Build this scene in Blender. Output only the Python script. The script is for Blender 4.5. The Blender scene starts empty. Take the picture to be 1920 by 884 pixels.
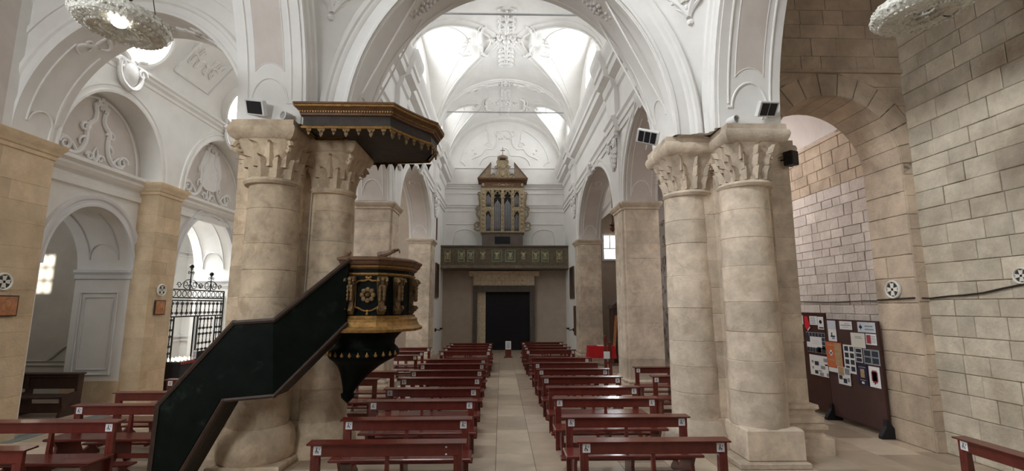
import bpy, bmesh, math, random
from mathutils import Vector, Matrix
random.seed(7)
PI = math.pi
S = bpy.context.scene
COL = S.collection

# ------------------------------------------------------------------ camera
cam_d = bpy.data.cameras.new('camera'); cam = bpy.data.objects.new('camera', cam_d); COL.objects.link(cam)
FPX, VPX, VPY = 890.0, 940.0, 572.0            # focal length and nave vanishing point in 1920x884 pixels
pitch = math.atan((VPY-442)/FPX)
yaw = math.atan((960-VPX)/FPX*math.cos(pitch))
cam_d.sensor_fit = 'HORIZONTAL'; cam_d.sensor_width = 36.0; cam_d.lens = 36.0*FPX/1920
cam.location = (-0.17, 0.0, 2.45)
cam.rotation_euler = (PI/2+pitch, 0, -yaw)
cam_d.clip_end = 200
S.camera = cam
# ------------------------------------------------------------------ world, exposure
w = bpy.data.worlds.new('sky'); S.world = w; w.use_nodes = True
bg = w.node_tree.nodes['Background']; bg.inputs[0].default_value = (0.86, 0.93, 1.0, 1); bg.inputs[1].default_value = 1.0
S.view_settings.view_transform = 'Standard'; S.view_settings.look = 'None'
S.view_settings.exposure = -0.04; S.view_settings.gamma = 1.0; S.view_settings.use_curve_mapping = False
S.cycles.diffuse_bounces = 5; S.cycles.max_bounces = 8; S.cycles.sample_clamp_indirect = 6.0

# ------------------------------------------------------------------ daylight through the windows, and added fill lights
def window_or_fill_light(loc, direction, sx, sy, watts, col=(0.93, 0.97, 1.0), spread=170):
    d = bpy.data.lights.new('window_or_fill_lamp', 'AREA'); d.shape = 'RECTANGLE'; d.size = sx; d.size_y = sy
    d.energy = watts; d.color = col; d.spread = math.radians(spread)
    o = bpy.data.objects.new('window_or_fill_lamp', d); COL.objects.link(o)
    o.location = loc; o.rotation_euler = Vector(direction).to_track_quat('-Z', 'Y').to_euler()
    return o
LK = 0.55
for k in range(8):                                   # eight windows of the drum over the crossing
    a = (k+0.5)/8*2*PI
    e = (6, 6, 30, 120, 320, 30, 6, 6)[k]
    window_or_fill_light((3.25*math.cos(a), 4.1+3.25*math.sin(a), 12.3), (-math.cos(a), -math.sin(a), -0.75), 1.3, 2.2, e*LK*1.5, spread=105)
for yw, hw, en in ((11.3, 1.1, 60), (18.05, 1.5, 210), (24.25, 1.1, 120)):   # clerestory of the nave, both sides
    window_or_fill_light((3.32, yw, 11.3), (-1, 0, 0.05), hw, 1.6, en*LK*0.60)
    window_or_fill_light((-3.32, yw, 11.3), (1, 0, 0.05), hw, 1.6, en*LK*(0.62 if yw < 22 else 0.15))
for yw in (10.95, 15.35):                            # round windows over the left aisle
    window_or_fill_light((-8.74, yw, 8.86), (1, 0.0, -0.48), 0.8, 0.8, 170*LK)
window_or_fill_light((-6.9, -5.5, 6.2), (-0.12, 1, -0.22), 2.0, 3.0, 340*LK, spread=95)      # added light in the left arm, behind the camera, for pier and lunettes
window_or_fill_light((-8.95, 1.6, 6.9), (1, 0.28, -0.28), 2.2, 2.2, 520*LK, spread=120)   # added light at the left arm's side, for columns and right wall
window_or_fill_light((0, -6.9, 6.0), (0, 1, -0.2), 2.6, 3.2, 25*LK)             # added frontal fill behind the camera, no window built
window_or_fill_light((5.3, -4.5, 6.0), (0.22, 1, -0.28), 1.4, 2.6, 80*LK, spread=95)       # added light in the right arm, out of view, for the right wall
window_or_fill_light((5.95, 26.2, 5.7), (0, -1, -0.1), 0.6, 1.2, 60*LK)          # end window of the right aisle
window_or_fill_light((4.75, 12.2, 6.35), (0.85, -0.12, -0.6), 0.7, 1.6, 150*LK, (1.0, 0.95, 0.94))       # added light to brighten the right aisle wall, no opening built
window_or_fill_light((-6.9, 25.9, 6.2), (0, -1, -0.1), 1.2, 1.6, 420*LK)         # added light at the left aisle's end, brightening the lunettes
window_or_fill_light((-11.9, 16.0, 5.2), (0.5, -0.3, -0.7), 1.0, 1.2, 700*LK)    # added light inside the chapel behind the gate, brightening the room

window_or_fill_light((-12.17, 9.42, 4.75), (0.1, 1, -0.5), 0.4, 0.6, 28*LK)      # small window of the left chapel

# ------------------------------------------------------------------ materials
M = {}
def mat(name, col, rough=0.8, metal=0.0, vary=0.12, scale=3.0, bump=0.15, bscale=14.0, rnd=0.0, stain=None, stain_amt=0.0, stain_scale=0.7, spec=0.3, coat=0.0, lo=0.46, hi=0.7):
    m = bpy.data.materials.new(name); m.use_nodes = True
    n = m.node_tree.nodes; l = m.node_tree.links
    b = n['Principled BSDF']; b.inputs['Roughness'].default_value = rough; b.inputs['Metallic'].default_value = metal
    b.inputs['Specular IOR Level'].default_value = spec; b.inputs['Coat Weight'].default_value = coat
    tc = n.new('ShaderNodeTexCoord')
    no = n.new('ShaderNodeTexNoise'); no.inputs['Scale'].default_value = scale; no.inputs['Detail'].default_value = 6; no.inputs['Roughness'].default_value = 0.62
    l.new(tc.outputs['Object'], no.inputs['Vector'])
    mr = n.new('ShaderNodeMapRange'); mr.inputs[1].default_value = 0.3; mr.inputs[2].default_value = 0.7
    mr.inputs[3].default_value = 1-vary; mr.inputs[4].default_value = 1+vary; l.new(no.outputs[0], mr.inputs[0])
    mul = n.new('ShaderNodeMix'); mul.data_type = 'RGBA'; mul.blend_type = 'MULTIPLY'; mul.inputs[0].default_value = 1
    mul.inputs[6].default_value = (*col, 1); l.new(mr.outputs[0], mul.inputs[7])
    out = mul.outputs[2]
    if stain:
        n2 = n.new('ShaderNodeTexNoise'); n2.inputs['Scale'].default_value = stain_scale; n2.inputs['Detail'].default_value = 8; n2.inputs['Roughness'].default_value = 0.65; n2.inputs['Distortion'].default_value = 0.6
        l.new(tc.outputs['Object'], n2.inputs['Vector'])
        r2 = n.new('ShaderNodeMapRange'); r2.inputs[1].default_value = lo; r2.inputs[2].default_value = hi; r2.inputs[4].default_value = stain_amt
        l.new(n2.outputs[0], r2.inputs[0])
        mx = n.new('ShaderNodeMix'); mx.data_type = 'RGBA'; l.new(r2.outputs[0], mx.inputs[0]); l.new(out, mx.inputs[6]); mx.inputs[7].default_value = (*stain, 1)
        out = mx.outputs[2]
    if rnd:
        oi = n.new('ShaderNodeObjectInfo'); r3 = n.new('ShaderNodeMapRange'); r3.inputs[3].default_value = 1-rnd; r3.inputs[4].default_value = 1+rnd
        l.new(oi.outputs['Random'], r3.inputs[0])
        m3 = n.new('ShaderNodeMix'); m3.data_type = 'RGBA'; m3.blend_type = 'MULTIPLY'; m3.inputs[0].default_value = 1
        l.new(out, m3.inputs[6]); l.new(r3.outputs[0], m3.inputs[7]); out = m3.outputs[2]
    l.new(out, b.inputs['Base Color'])
    if bump:
        nb = n.new('ShaderNodeTexNoise'); nb.inputs['Scale'].default_value = bscale; nb.inputs['Detail'].default_value = 5
        l.new(tc.outputs['Object'], nb.inputs['Vector'])
        bp = n.new('ShaderNodeBump'); bp.inputs['Strength'].default_value = bump; bp.inputs['Distance'].default_value = 0.03
        l.new(nb.outputs[0], bp.inputs['Height']); l.new(bp.outputs[0], b.inputs['Normal'])
    M[name] = m; return m
def emit(name, col, s):
    m = bpy.data.materials.new(name); m.use_nodes = True
    b = m.node_tree.nodes['Principled BSDF']; b.inputs['Base Color'].default_value = (*col, 1)
    b.inputs['Emission Color'].default_value = (*col, 1); b.inputs['Emission Strength'].default_value = s
    M[name] = m; return m
mat('plaster', (0.80, 0.785, 0.755), 0.85, vary=0.05, scale=1.5, bump=0.06, stain=(0.62, 0.57, 0.50), stain_amt=0.35, stain_scale=0.8, lo=0.55, hi=0.8)
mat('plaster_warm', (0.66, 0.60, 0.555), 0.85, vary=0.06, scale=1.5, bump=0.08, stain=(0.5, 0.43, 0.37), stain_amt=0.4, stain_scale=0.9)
mat('plaster_cool', (0.72, 0.72, 0.73), 0.85, vary=0.05, scale=1.5, bump=0.06)
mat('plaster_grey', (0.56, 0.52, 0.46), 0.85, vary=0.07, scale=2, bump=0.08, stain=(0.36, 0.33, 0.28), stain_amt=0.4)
mat('stucco', (0.80, 0.785, 0.765), 0.8, vary=0.05, scale=4, bump=0.1)
mat('stone', (0.57, 0.455, 0.325), 0.85, vary=0.26, scale=2.6, bump=0.35, bscale=22, rnd=0.14, stain=(0.26, 0.17, 0.10), stain_amt=0.62, stain_scale=3.4, lo=0.48, hi=0.72)
mat('stone_gold', (0.63, 0.49, 0.33), 0.85, vary=0.14, scale=2.6, bump=0.3, bscale=22, rnd=0.10, stain=(0.42, 0.28, 0.14), stain_amt=0.5, stain_scale=1.1)
mat('stone_pale', (0.62, 0.52, 0.41), 0.85, vary=0.22, scale=3, bump=0.3, bscale=22, rnd=0.13, stain=(0.31, 0.215, 0.14), stain_amt=0.55, stain_scale=3.4, lo=0.49, hi=0.74)
mat('stone_wall', (0.585, 0.52, 0.415), 0.9, vary=0.18, scale=3.4, bump=0.6, bscale=18, rnd=0.13, stain=(0.33, 0.26, 0.18), stain_amt=0.75, stain_scale=0.9, lo=0.44, hi=0.72)
mat('stone_painted_lit', (0.66, 0.585, 0.53), 0.9, vary=0.14, scale=3.4, bump=0.5, bscale=18, rnd=0.11, stain=(0.46, 0.38, 0.32), stain_amt=0.5, stain_scale=0.9)
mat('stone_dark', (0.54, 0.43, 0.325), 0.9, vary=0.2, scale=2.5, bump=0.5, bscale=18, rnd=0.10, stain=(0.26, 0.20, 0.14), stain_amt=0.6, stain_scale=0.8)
mat('mortar', (0.47, 0.40, 0.31), 0.95, vary=0.2, scale=6, bump=0.5, stain=(0.12, 0.095, 0.07), stain_amt=1.0, stain_scale=1.7, lo=0.5, hi=0.6)
mat('mortar_pale', (0.52, 0.45, 0.39), 0.95, vary=0.15, scale=6, bump=0.4, stain=(0.22, 0.17, 0.13), stain_amt=1.0, stain_scale=2.2, lo=0.5, hi=0.6)
mat('floor_stone', (0.42, 0.33, 0.245), 0.42, vary=0.14, scale=3, bump=0.08, rnd=0.2, stain=(0.34, 0.28, 0.21), stain_amt=0.5, stain_scale=1.2, spec=0.4)
mat('floor_pale', (0.52, 0.43, 0.33), 0.38, vary=0.12, scale=3, bump=0.06, rnd=0.14, stain=(0.42, 0.36, 0.28), stain_amt=0.5, stain_scale=1.2, spec=0.4)
mat('floor_joint', (0.22, 0.18, 0.14), 0.9, bump=0.2)
mat('floor_green', (0.16, 0.18, 0.17), 0.5, vary=0.2)
mat('pew_wood', (0.135, 0.024, 0.017), 0.27, vary=0.25, scale=5, bump=0.05, rnd=0.1, spec=0.5, coat=0.15)
mat('old_wood', (0.06, 0.032, 0.024), 0.5, vary=0.3, scale=6, bump=0.15)
mat('table_wood', (0.12, 0.05, 0.03), 0.45, vary=0.3, scale=6, bump=0.1)
mat('green_marble', (0.005, 0.0075, 0.006), 0.5, vary=0.4, scale=2.5, bump=0.05, stain=(0.022, 0.028, 0.023), stain_amt=0.9, stain_scale=2.2, lo=0.58, hi=0.70, spec=0.07)
mat('gold', (0.30, 0.165, 0.05), 0.48, metal=0.5, vary=0.35, scale=14, bump=0.25, bscale=40)
mat('gold_dull', (0.15, 0.092, 0.04), 0.5, metal=0.4, vary=0.4, scale=12, bump=0.3, bscale=40)
mat('brown_gilt', (0.13, 0.066, 0.032), 0.5, vary=0.3, scale=8, bump=0.15)
mat('rail_dark', (0.045, 0.026, 0.018), 0.5, vary=0.3, scale=8, bump=0.1)
mat('canopy_dark', (0.035, 0.027, 0.022), 0.6, vary=0.4, scale=6, bump=0.2)
mat('organ_wood', (0.20, 0.145, 0.095), 0.6, vary=0.3, scale=10, bump=0.25, bscale=40)
mat('organ_gilt', (0.30, 0.235, 0.145), 0.5, metal=0.2, vary=0.35, scale=14, bump=0.35, bscale=50)
mat('organ_base', (0.12, 0.095, 0.08), 0.6, vary=0.2, bump=0.1)
mat('pipe_metal', (0.34, 0.34, 0.36), 0.35, metal=0.8, vary=0.15, bump=0.05)
mat('gallery_green', (0.12, 0.095, 0.06), 0.6, vary=0.35, scale=7, bump=0.2)
mat('gallery_cream', (0.36, 0.32, 0.20), 0.6, vary=0.3, scale=12, bump=0.3)
mat('gallery_panel', (0.10, 0.115, 0.075), 0.6, vary=0.3, scale=10, bump=0.2)
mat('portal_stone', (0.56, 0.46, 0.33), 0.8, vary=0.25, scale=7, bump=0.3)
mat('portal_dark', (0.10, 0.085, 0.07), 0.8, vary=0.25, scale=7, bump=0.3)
mat('black_door', (0.006, 0.006, 0.008), 0.6, vary=0.2, bump=0.05)
mat('iron', (0.012, 0.012, 0.013), 0.5, metal=0.3, vary=0.2, bump=0.05)
mat('white_plastic', (0.72, 0.72, 0.71), 0.4, vary=0.04, bump=0)
mat('grey_plastic', (0.36, 0.34, 0.32), 0.5, vary=0.06, bump=0)
mat('black_plastic', (0.015, 0.015, 0.017), 0.5, vary=0.1, bump=0)
mat('paper', (0.80, 0.80, 0.80), 0.7, vary=0.02, bump=0)
mat('paper_blue', (0.60, 0.65, 0.72), 0.7, vary=0.03, bump=0)
mat('paper_cream', (0.74, 0.72, 0.65), 0.7, vary=0.03, bump=0)
mat('print_dark', (0.035, 0.04, 0.055), 0.7, vary=0.5, scale=60, bump=0)
mat('print_grey', (0.28, 0.30, 0.32), 0.7, vary=0.4, scale=70, bump=0)
mat('print_blue', (0.07, 0.15, 0.32), 0.7, vary=0.2, bump=0)
mat('print_navy', (0.02, 0.022, 0.06), 0.7, vary=0.3, bump=0)
mat('print_orange', (0.60, 0.16, 0.06), 0.7, vary=0.2, scale=30, bump=0)
mat('print_tan', (0.45, 0.30, 0.17), 0.7, vary=0.5, scale=60, bump=0)
mat('print_red', (0.34, 0.05, 0.07), 0.7, vary=0.4, scale=60, bump=0)
mat('sticker_ink', (0.03, 0.05, 0.09), 0.7, bump=0, vary=0.1)
mat('red_cloth', (0.50, 0.015, 0.02), 0.8, vary=0.15, bump=0.1)
mat('red_flag', (0.62, 0.02, 0.035), 0.8, vary=0.1, bump=0.05)
mat('board_brown', (0.062, 0.024, 0.018), 0.55, vary=0.15, bump=0.05)
mat('board_plum', (0.075, 0.038, 0.034), 0.5, vary=0.12, bump=0.03)
mat('picture_wood', (0.44, 0.19, 0.085), 0.5, vary=0.25, scale=10, bump=0.1)
mat('painting_dark', (0.035, 0.03, 0.025), 0.4, vary=0.5, scale=5, bump=0)
mat('cross_white', (0.70, 0.67, 0.60), 0.7, vary=0.1, bump=0.1)
mat('cross_dark', (0.05, 0.05, 0.055), 0.6, vary=0.3, scale=20, bump=0.1)
mat('alabaster', (0.70, 0.69, 0.62), 0.35, vary=0.25, scale=16, bump=0.8, bscale=30, spec=0.5)
mat('cable', (0.03, 0.025, 0.02), 0.7, bump=0)
mat('cable_white', (0.6, 0.57, 0.5), 0.7, bump=0)
mat('wrist_wood', (0.20, 0.13, 0.09), 0.55, vary=0.2, bump=0.1)
mat('steel', (0.4, 0.4, 0.4), 0.4, metal=0.7, bump=0)
emit('bulb', (1.0, 0.95, 0.85), 14.0)
emit('window_glow', (0.97, 0.985, 1.0), 4.5)
emit('candle_light', (1.0, 0.86, 0.6), 3.0)
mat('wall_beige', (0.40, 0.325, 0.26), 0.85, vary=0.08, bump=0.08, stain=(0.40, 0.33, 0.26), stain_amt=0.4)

# ------------------------------------------------------------------ helpers
class MB:
    def __init__(s): s.v = []; s.f = []
    def add(s, vs, fs):
        o = len(s.v); s.v += [tuple(p) for p in vs]; s.f += [tuple(i+o for i in f) for f in fs]; return s
    def box(s, x0, x1, y0, y1, z0, z1):
        return s.add([(x0,y0,z0),(x1,y0,z0),(x1,y1,z0),(x0,y1,z0),(x0,y0,z1),(x1,y0,z1),(x1,y1,z1),(x0,y1,z1)],
                     [(3,2,1,0),(4,5,6,7),(0,1,5,4),(1,2,6,5),(2,3,7,6),(3,0,4,7)])
    def cbox(s, x0, x1, y0, y1, z0, z1, c=0.01):
        rings = []
        for z, i in ((z0, c), (z0+c, 0), (z1-c, 0), (z1, c)):
            rings.append([(x0+i,y0+i,z),(x1-i,y0+i,z),(x1-i,y1-i,z),(x0+i,y1-i,z)])
        return s.loft(rings)
    def loft(s, rings, closed=True, caps=True):
        n = len(rings[0]); o = len(s.v)
        for r in rings: s.v += [tuple(p) for p in r]
        m = n if closed else n-1
        for k in range(len(rings)-1):
            for i in range(m):
                a = o+k*n+i; b = o+k*n+(i+1) % n
                s.f.append((a, b, b+n, a+n))
        if caps and closed:
            s.f.append(tuple(o+i for i in reversed(range(n)))); s.f.append(tuple(o+(len(rings)-1)*n+i for i in range(n)))
        return s
    def lathe(s, prof, c=(0,0,0), seg=20, a0=0, a1=2*PI, caps=True):
        full = abs(a1-a0-2*PI) < 1e-4
        n = seg if full else seg+1
        return s.loft([[(c[0]+r*math.cos(a0+(a1-a0)*i/seg), c[1]+r*math.sin(a0+(a1-a0)*i/seg), c[2]+z) for i in range(n)] for r, z in prof], closed=True, caps=caps)
    def prism(s, poly, d0, d1, plane='xz'):
        if plane == 'xz': fn = lambda p, d: (p[0], d, p[1])
        elif plane == 'yz': fn = lambda p, d: (d, p[0], p[1])
        else: fn = lambda p, d: (p[0], p[1], d)
        return s.loft([[fn(p, d0) for p in poly], [fn(p, d1) for p in poly]])
    def tube(s, pts, r0, r1=None, seg=6, caps=True):
        pts = [Vector(p) for p in pts]; r1 = r0 if r1 is None else r1
        n = len(pts); rings = []; nrm = None
        for i, p in enumerate(pts):
            t = (pts[min(i+1, n-1)]-pts[max(i-1, 0)])
            t = t.normalized() if t.length > 1e-9 else Vector((0,0,1))
            if nrm is None:
                nrm = t.orthogonal().normalized()
            else:
                nrm = nrm - t*nrm.dot(t)
                nrm = nrm.normalized() if nrm.length > 1e-6 else t.orthogonal().normalized()
            b = t.cross(nrm); r = r0+(r1-r0)*i/max(1, n-1)
            rings.append([p+(nrm*math.cos(2*PI*k/seg)+b*math.sin(2*PI*k/seg))*r for k in range(seg)])
        return s.loft(rings, caps=caps)
    def ball(s, c, rx, ry=None, rz=None, seg=8, rings=5):
        ry = ry or rx; rz = rz or rx
        vs = [(c[0], c[1], c[2]-rz)]; fs = []
        for j in range(1, rings):
            t = -PI/2+PI*j/rings
            for i in range(seg):
                a = 2*PI*i/seg; vs.append((c[0]+rx*math.cos(t)*math.cos(a), c[1]+ry*math.cos(t)*math.sin(a), c[2]+rz*math.sin(t)))
        vs.append((c[0], c[1], c[2]+rz)); L = len(vs)-1
        for i in range(seg):
            fs.append((0, 1+(i+1) % seg, 1+i)); fs.append((L, L-seg+i, L-seg+(i+1) % seg))
            for j in range(rings-2):
                a = 1+j*seg+i; b = 1+j*seg+(i+1) % seg; fs.append((a, b, b+seg, a+seg))
        return s.add(vs, fs)
    def grid(s, P):
        o = len(s.v); n = len(P[0])
        for r in P: s.v += [tuple(p) for p in r]
        for j in range(len(P)-1):
            for i in range(n-1):
                a = o+j*n+i; s.f.append((a, a+1, a+1+n, a+n))
        return s
    def mesh(s, name, smooth=False):
        me = bpy.data.meshes.new(name); me.from_pydata(s.v, [], s.f); me.update()
        bm = bmesh.new(); bm.from_mesh(me); bmesh.ops.recalc_face_normals(bm, faces=bm.faces); bm.to_mesh(me); bm.free()
        if smooth:
            me.polygons.foreach_set('use_smooth', [True]*len(me.polygons))
            me.set_sharp_from_angle(angle=math.radians(38))
        return me
    def build(s, name, m, parent=None, smooth=False):
        me = s.mesh(name, smooth); me.materials.append(M[m])
        return link(name, me, parent)
def link(name, me, parent=None, loc=None, rot=None):
    o = bpy.data.objects.new(name, me); COL.objects.link(o)
    if parent: o.parent = parent
    if loc: o.location = loc
    if rot: o.rotation_euler = rot
    return o
def tag(o, label, cat=None, group=None, kind=None):
    o['label'] = label
    if cat: o['category'] = cat
    if group: o['group'] = group
    if kind: o['kind'] = kind
    return o
def thing(name, label, cat, loc=(0,0,0), rz=0, group=None):
    o = bpy.data.objects.new(name, None); COL.objects.link(o); o.location = loc; o.rotation_euler = (0,0,rz); o.empty_display_size = 0.2
    return tag(o, label, cat, group)
def struct(name, mb, m, label=None, parent=None, smooth=False):
    o = mb.build(name, m, parent, smooth)
    if not parent: tag(o, label or name.replace('_', ' '), kind='structure')
    return o
def structe(name, label):
    o = bpy.data.objects.new(name, None); COL.objects.link(o); tag(o, label, kind='structure'); return o
def copy_tree(o, parent=None, label=None):
    c = o.copy(); COL.objects.link(c); c.parent = parent
    if label: c['label'] = label
    for ch in list(o.children): copy_tree(ch, c)
    return c
def offset_poly(poly, d):                            # mitre offset of a closed counter-clockwise polygon, outward for d > 0
    n = len(poly); out = []
    for i in range(n):
        p0 = Vector(poly[i-1]); p1 = Vector(poly[i]); p2 = Vector(poly[(i+1) % n])
        e0 = (p1-p0).normalized(); e1 = (p2-p1).normalized()
        n0 = Vector((e0.y, -e0.x)); n1 = Vector((e1.y, -e1.x))
        b = n0+n1; k = d/max(0.35, (1+n0.dot(n1)))
        out.append((p1.x+b.x*k, p1.y+b.y*k))
    return out
def moulded(mb, poly, prof, caps=True):              # plan polygon swept up a profile of (offset, z)
    return mb.loft([[(p[0], p[1], z) for p in offset_poly(poly, d)] for d, z in prof], caps=caps)
def arch_pt(a, b, th): return (a*math.cos(th), b*math.sin(th))
def arch_mould(mb, axis, plane, uc, zs, a, b, prof, n=32, t0=0.0, t1=PI):
    """profile points (outward offset, depth) swept round an elliptic arch; axis 'y': arch in the XZ plane, 'x': in the YZ plane"""
    rings = []
    for i in range(n+1):
        t = t0+(t1-t0)*i/n
        nx, nz = math.cos(t)/a, math.sin(t)/b; L = math.hypot(nx, nz); nx /= L; nz /= L
        ring = []
        for r, d in prof:
            u = uc+a*math.cos(t)+nx*r; z = zs+b*math.sin(t)+nz*r
            ring.append((u, plane+d, z) if axis == 'y' else (plane+d, u, z))
        rings.append(ring)
    return mb.loft(rings)
def arch_wall(mb, axis, d0, d1, u0, u1, z0, z1, ops, n=28, bottom=True):
    """solid wall between planes d0 and d1 with arched openings (uc, a, zs, b, sill)"""
    us = [(u0, z0), (u1, z0)]
    for uc, a, zs, b, sill in ops:
        us.append((uc-a, z0)); us.append((uc+a, z0))
        for i in range(n+1):
            t = PI-PI*i/n; us.append((uc+a*math.cos(t), zs+b*math.sin(t)))
    pts = sorted([(u, z) for u, z in us if u0-1e-6 <= u <= u1+1e-6], key=lambda p: p[0])
    # order points at a jump: outside value first on the left jamb, last on the right jamb
    seq = [(u0, z0)]
    for uc, a, zs, b, sill in sorted(ops):
        seq.append((uc-a, z0))
        for i in range(n+1):
            t = PI-PI*i/n; seq.append((uc+a*math.cos(t), zs+b*math.sin(t)))
        seq.append((uc+a, z0))
    seq.append((u1, z0))
    P = (lambda u, d, z: (u, d, z)) if axis == 'y' else (lambda u, d, z: (d, u, z))
    n_ = len(seq); o = len(mb.v)
    for u, z in seq:
        mb.v += [P(u, d0, z), P(u, d0, z1), P(u, d1, z), P(u, d1, z1)]
    for i in range(n_-1):
        a_ = o+4*i; b_ = a_+4
        if abs(seq[i+1][0]-seq[i][0]) > 1e-6:
            mb.f.append((a_, b_, b_+1, a_+1)); mb.f.append((a_+2, a_+3, b_+3, b_+2)); mb.f.append((a_+1, b_+1, b_+3, a_+3))
        if not (abs(seq[i+1][0]-seq[i][0]) > 1e-6 and seq[i][1] == z0 and seq[i+1][1] == z0 and not bottom):
            mb.f.append((a_, a_+2, b_+2, b_))
    mb.f.append((o, o+1, o+3, o+2)); e = o+4*(n_-1); mb.f.append((e, e+2, e+3, e+1))
    return mb
# --- strokes for stucco, iron and gilding, drawn in a plane (u, v) and carried to 3D by a map
def bez(p0, p1, p2, p3, n=10):
    return [tuple((1-t)**3*a+3*(1-t)**2*t*b+3*(1-t)*t*t*c+t**3*d for a, b, c, d in zip(p0, p1, p2, p3)) for t in [i/n for i in range(n+1)]]
def spiral(cx, cy, r, a0, turns, n=14, k=0.25):
    return [(cx+r*(1-(1-k)*i/n)*math.cos(a0+turns*2*PI*i/n), cy+r*(1-(1-k)*i/n)*math.sin(a0+turns*2*PI*i/n)) for i in range(n+1)]
def mirror(strokes): return strokes+[([(-u, v) for u, v in p], a, b) for p, a, b in strokes]
def strokes3d(mb, strokes, fn, seg=6):
    for p, a, b in strokes: mb.tube([fn(u, v) for u, v in p], a, b, seg)
    return mb
def blobs(mb, lst, fn, r, seg=6, rings=4):
    for u, v in lst: mb.ball(fn(u, v), r, r, r, seg, rings)
    return mb
# --- stone blocks laid on a plane
def block_mesh(c, O, U, V, N, d, ch):
    """c: four (u,v) corners counter-clockwise; plane origin O, axes U V, normal N"""
    cu = sum(p[0] for p in c)/4; cv = sum(p[1] for p in c)/4
    def P(u, v, h): return O+U*u+V*v+N*h
    vs = []
    for h, i in ((-0.03, 0), (d-ch, 0), (d, ch)):
        for u, v in c:
            du, dv = u-cu, v-cv
            vs.append(P(u-math.copysign(min(i, abs(du)), du), v-math.copysign(min(i, abs(dv)), dv), h))
    fs = []
    for k in (0, 4):
        for i in range(4): fs.append((k+i, k+(i+1) % 4, k+4+(i+1) % 4, k+4+i))
    fs.append((8, 9, 10, 11))
    return vs, fs
def lay_block(parent, c, O, U, V, N, m, d=0.02, ch=0.008, name='stone_block'):
    O, U, V, N = Vector(O), Vector(U), Vector(V), Vector(N)
    vs, fs = block_mesh(c, O, U, V, N, d, ch)
    me = bpy.data.meshes.new(name); me.from_pydata(vs, [], fs); me.update(); me.materials.append(M[m])
    return link(name, me, parent)
def ashlar(parent, O, U, V, N, u0, u1, v0, v1, hrow, lblk, m, gap=0.012, d=0.02, ch=0.008, cut=None, limit=300, rough=0.0, name='stone_block'):
    """courses of individual blocks; cut(v) gives forbidden (ua, ub) of an opening at height v or None"""
    v = v0; cnt = 0; extra = MB()
    rest = []
    while v < v1-0.05:
        h = hrow*random.uniform(0.8, 1.2); h = min(h, v1-v)
        if v1-v-h < 0.12: h = v1-v
        u = u0-random.uniform(0, lblk*0.5); first = True
        segs = [(u0, u0, u1, u1)]
        if cut:
            ca, cb = cut(v), cut(v+h)
            if ca or cb:
                ca = ca or cb; cb = cb or (0.5*(ca[0]+ca[1]),)*2
                segs = [(u0, u0, ca[0], cb[0]), (ca[1], cb[1], u1, u1)]
        for a0, a1_, b0, b1_ in segs:
            if b0-a0 < 0.06 and b1_-a1_ < 0.06: continue
            L = max(b0-a0, b1_-a1_); k = max(1, round(L/(lblk*random.uniform(0.85, 1.15))))
            fr = [0]+sorted((i+random.uniform(-0.28, 0.28))/k for i in range(1, k))+[1]
            for i in range(k):
                g = gap/2
                def at(f, lo, hi): return lo+(hi-lo)*f
                c = [(at(fr[i], a0, b0)+g, v+g), (at(fr[i+1], a0, b0)-g, v+g), (at(fr[i+1], a1_, b1_)-g, v+h-g), (at(fr[i], a1_, b1_)+g, v+h-g)]
                if c[1][0] <= c[0][0]+0.02: c[1] = (c[0][0]+0.02, c[1][1])
                if c[2][0] <= c[3][0]+0.02: c[2] = (c[3][0]+0.02, c[2][1])
                dd = d+random.uniform(-rough, rough)
                rest.append((c, dd))
        v += h
    for c, dd in rest[:limit]: lay_block(parent, c, O, U, V, N, m, dd, ch, name)
    if len(rest) > limit:
        mb = MB()
        for c, dd in rest[limit:]:
            vs, fs = block_mesh(c, Vector(O), Vector(U), Vector(V), Vector(N), dd, ch); mb.add(vs, fs)
        o = mb.build('block_facing', m, parent); o['kind'] = 'stuff'
    return len(rest)
# ================================================================== THE SETTING
# ------------------------------------------------------------------ floor
fl = MB().box(-13.5, 8.2, -8.2, 27.6, -0.3, -0.006)
floor = struct('floor', fl, 'floor_joint', 'worn limestone slab floor of the church')
tiles = []
def col_edges(x0, x1, w):
    k = max(1, round((x1-x0)/w)); return [x0+(x1-x0)*i/k for i in range(k+1)]
xs = col_edges(-13.2, -0.85, 0.8)[:-1]+[-0.85, -0.25, 0.36, 0.96]+col_edges(0.96, 7.5, 0.75)[1:]
for i in range(len(xs)-1):
    aisle = xs[i] >= -0.86 and xs[i+1] <= 0.97
    y = 3.0-random.uniform(0, 0.6)
    while y < 26.4:
        L = random.uniform(0.55, 1.25) if aisle else random.uniform(0.6, 1.1)
        y1 = min(y+L, 26.5)
        tiles.append((xs[i], xs[i+1], y, y1, (-0.26 < xs[i] < -0.2) or random.random() < (0.35 if aisle else 0.4)))
        y = y1
def seen(t):
    cx, cy = (t[0]+t[1])/2, (t[2]+t[3])/2
    return cy > 5.9 and abs(cx+0.17) < cy*1.12
def weight(t):
    cx, cy = (t[0]+t[1])/2, (t[2]+t[3])/2
    hidden = (-0.86 > cx > -3.4 or 0.97 < cx < 3.4) and cy > 6
    return cy*(2.2 if hidden else 1.0) if seen(t) else 99+cy
tiles.sort(key=weight)
g = 0.005
for k, t in enumerate(tiles[:300]):
    lay_block(floor, [(t[0]+g, t[2]+g), (t[1]-g, t[2]+g), (t[1]-g, t[3]-g), (t[0]+g, t[3]-g)], (0,0,-0.012), (1,0,0), (0,1,0), (0,0,1), 'floor_pale' if t[4] else 'floor_stone', 0.012, 0.003, 'tile')
mb = MB()
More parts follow.
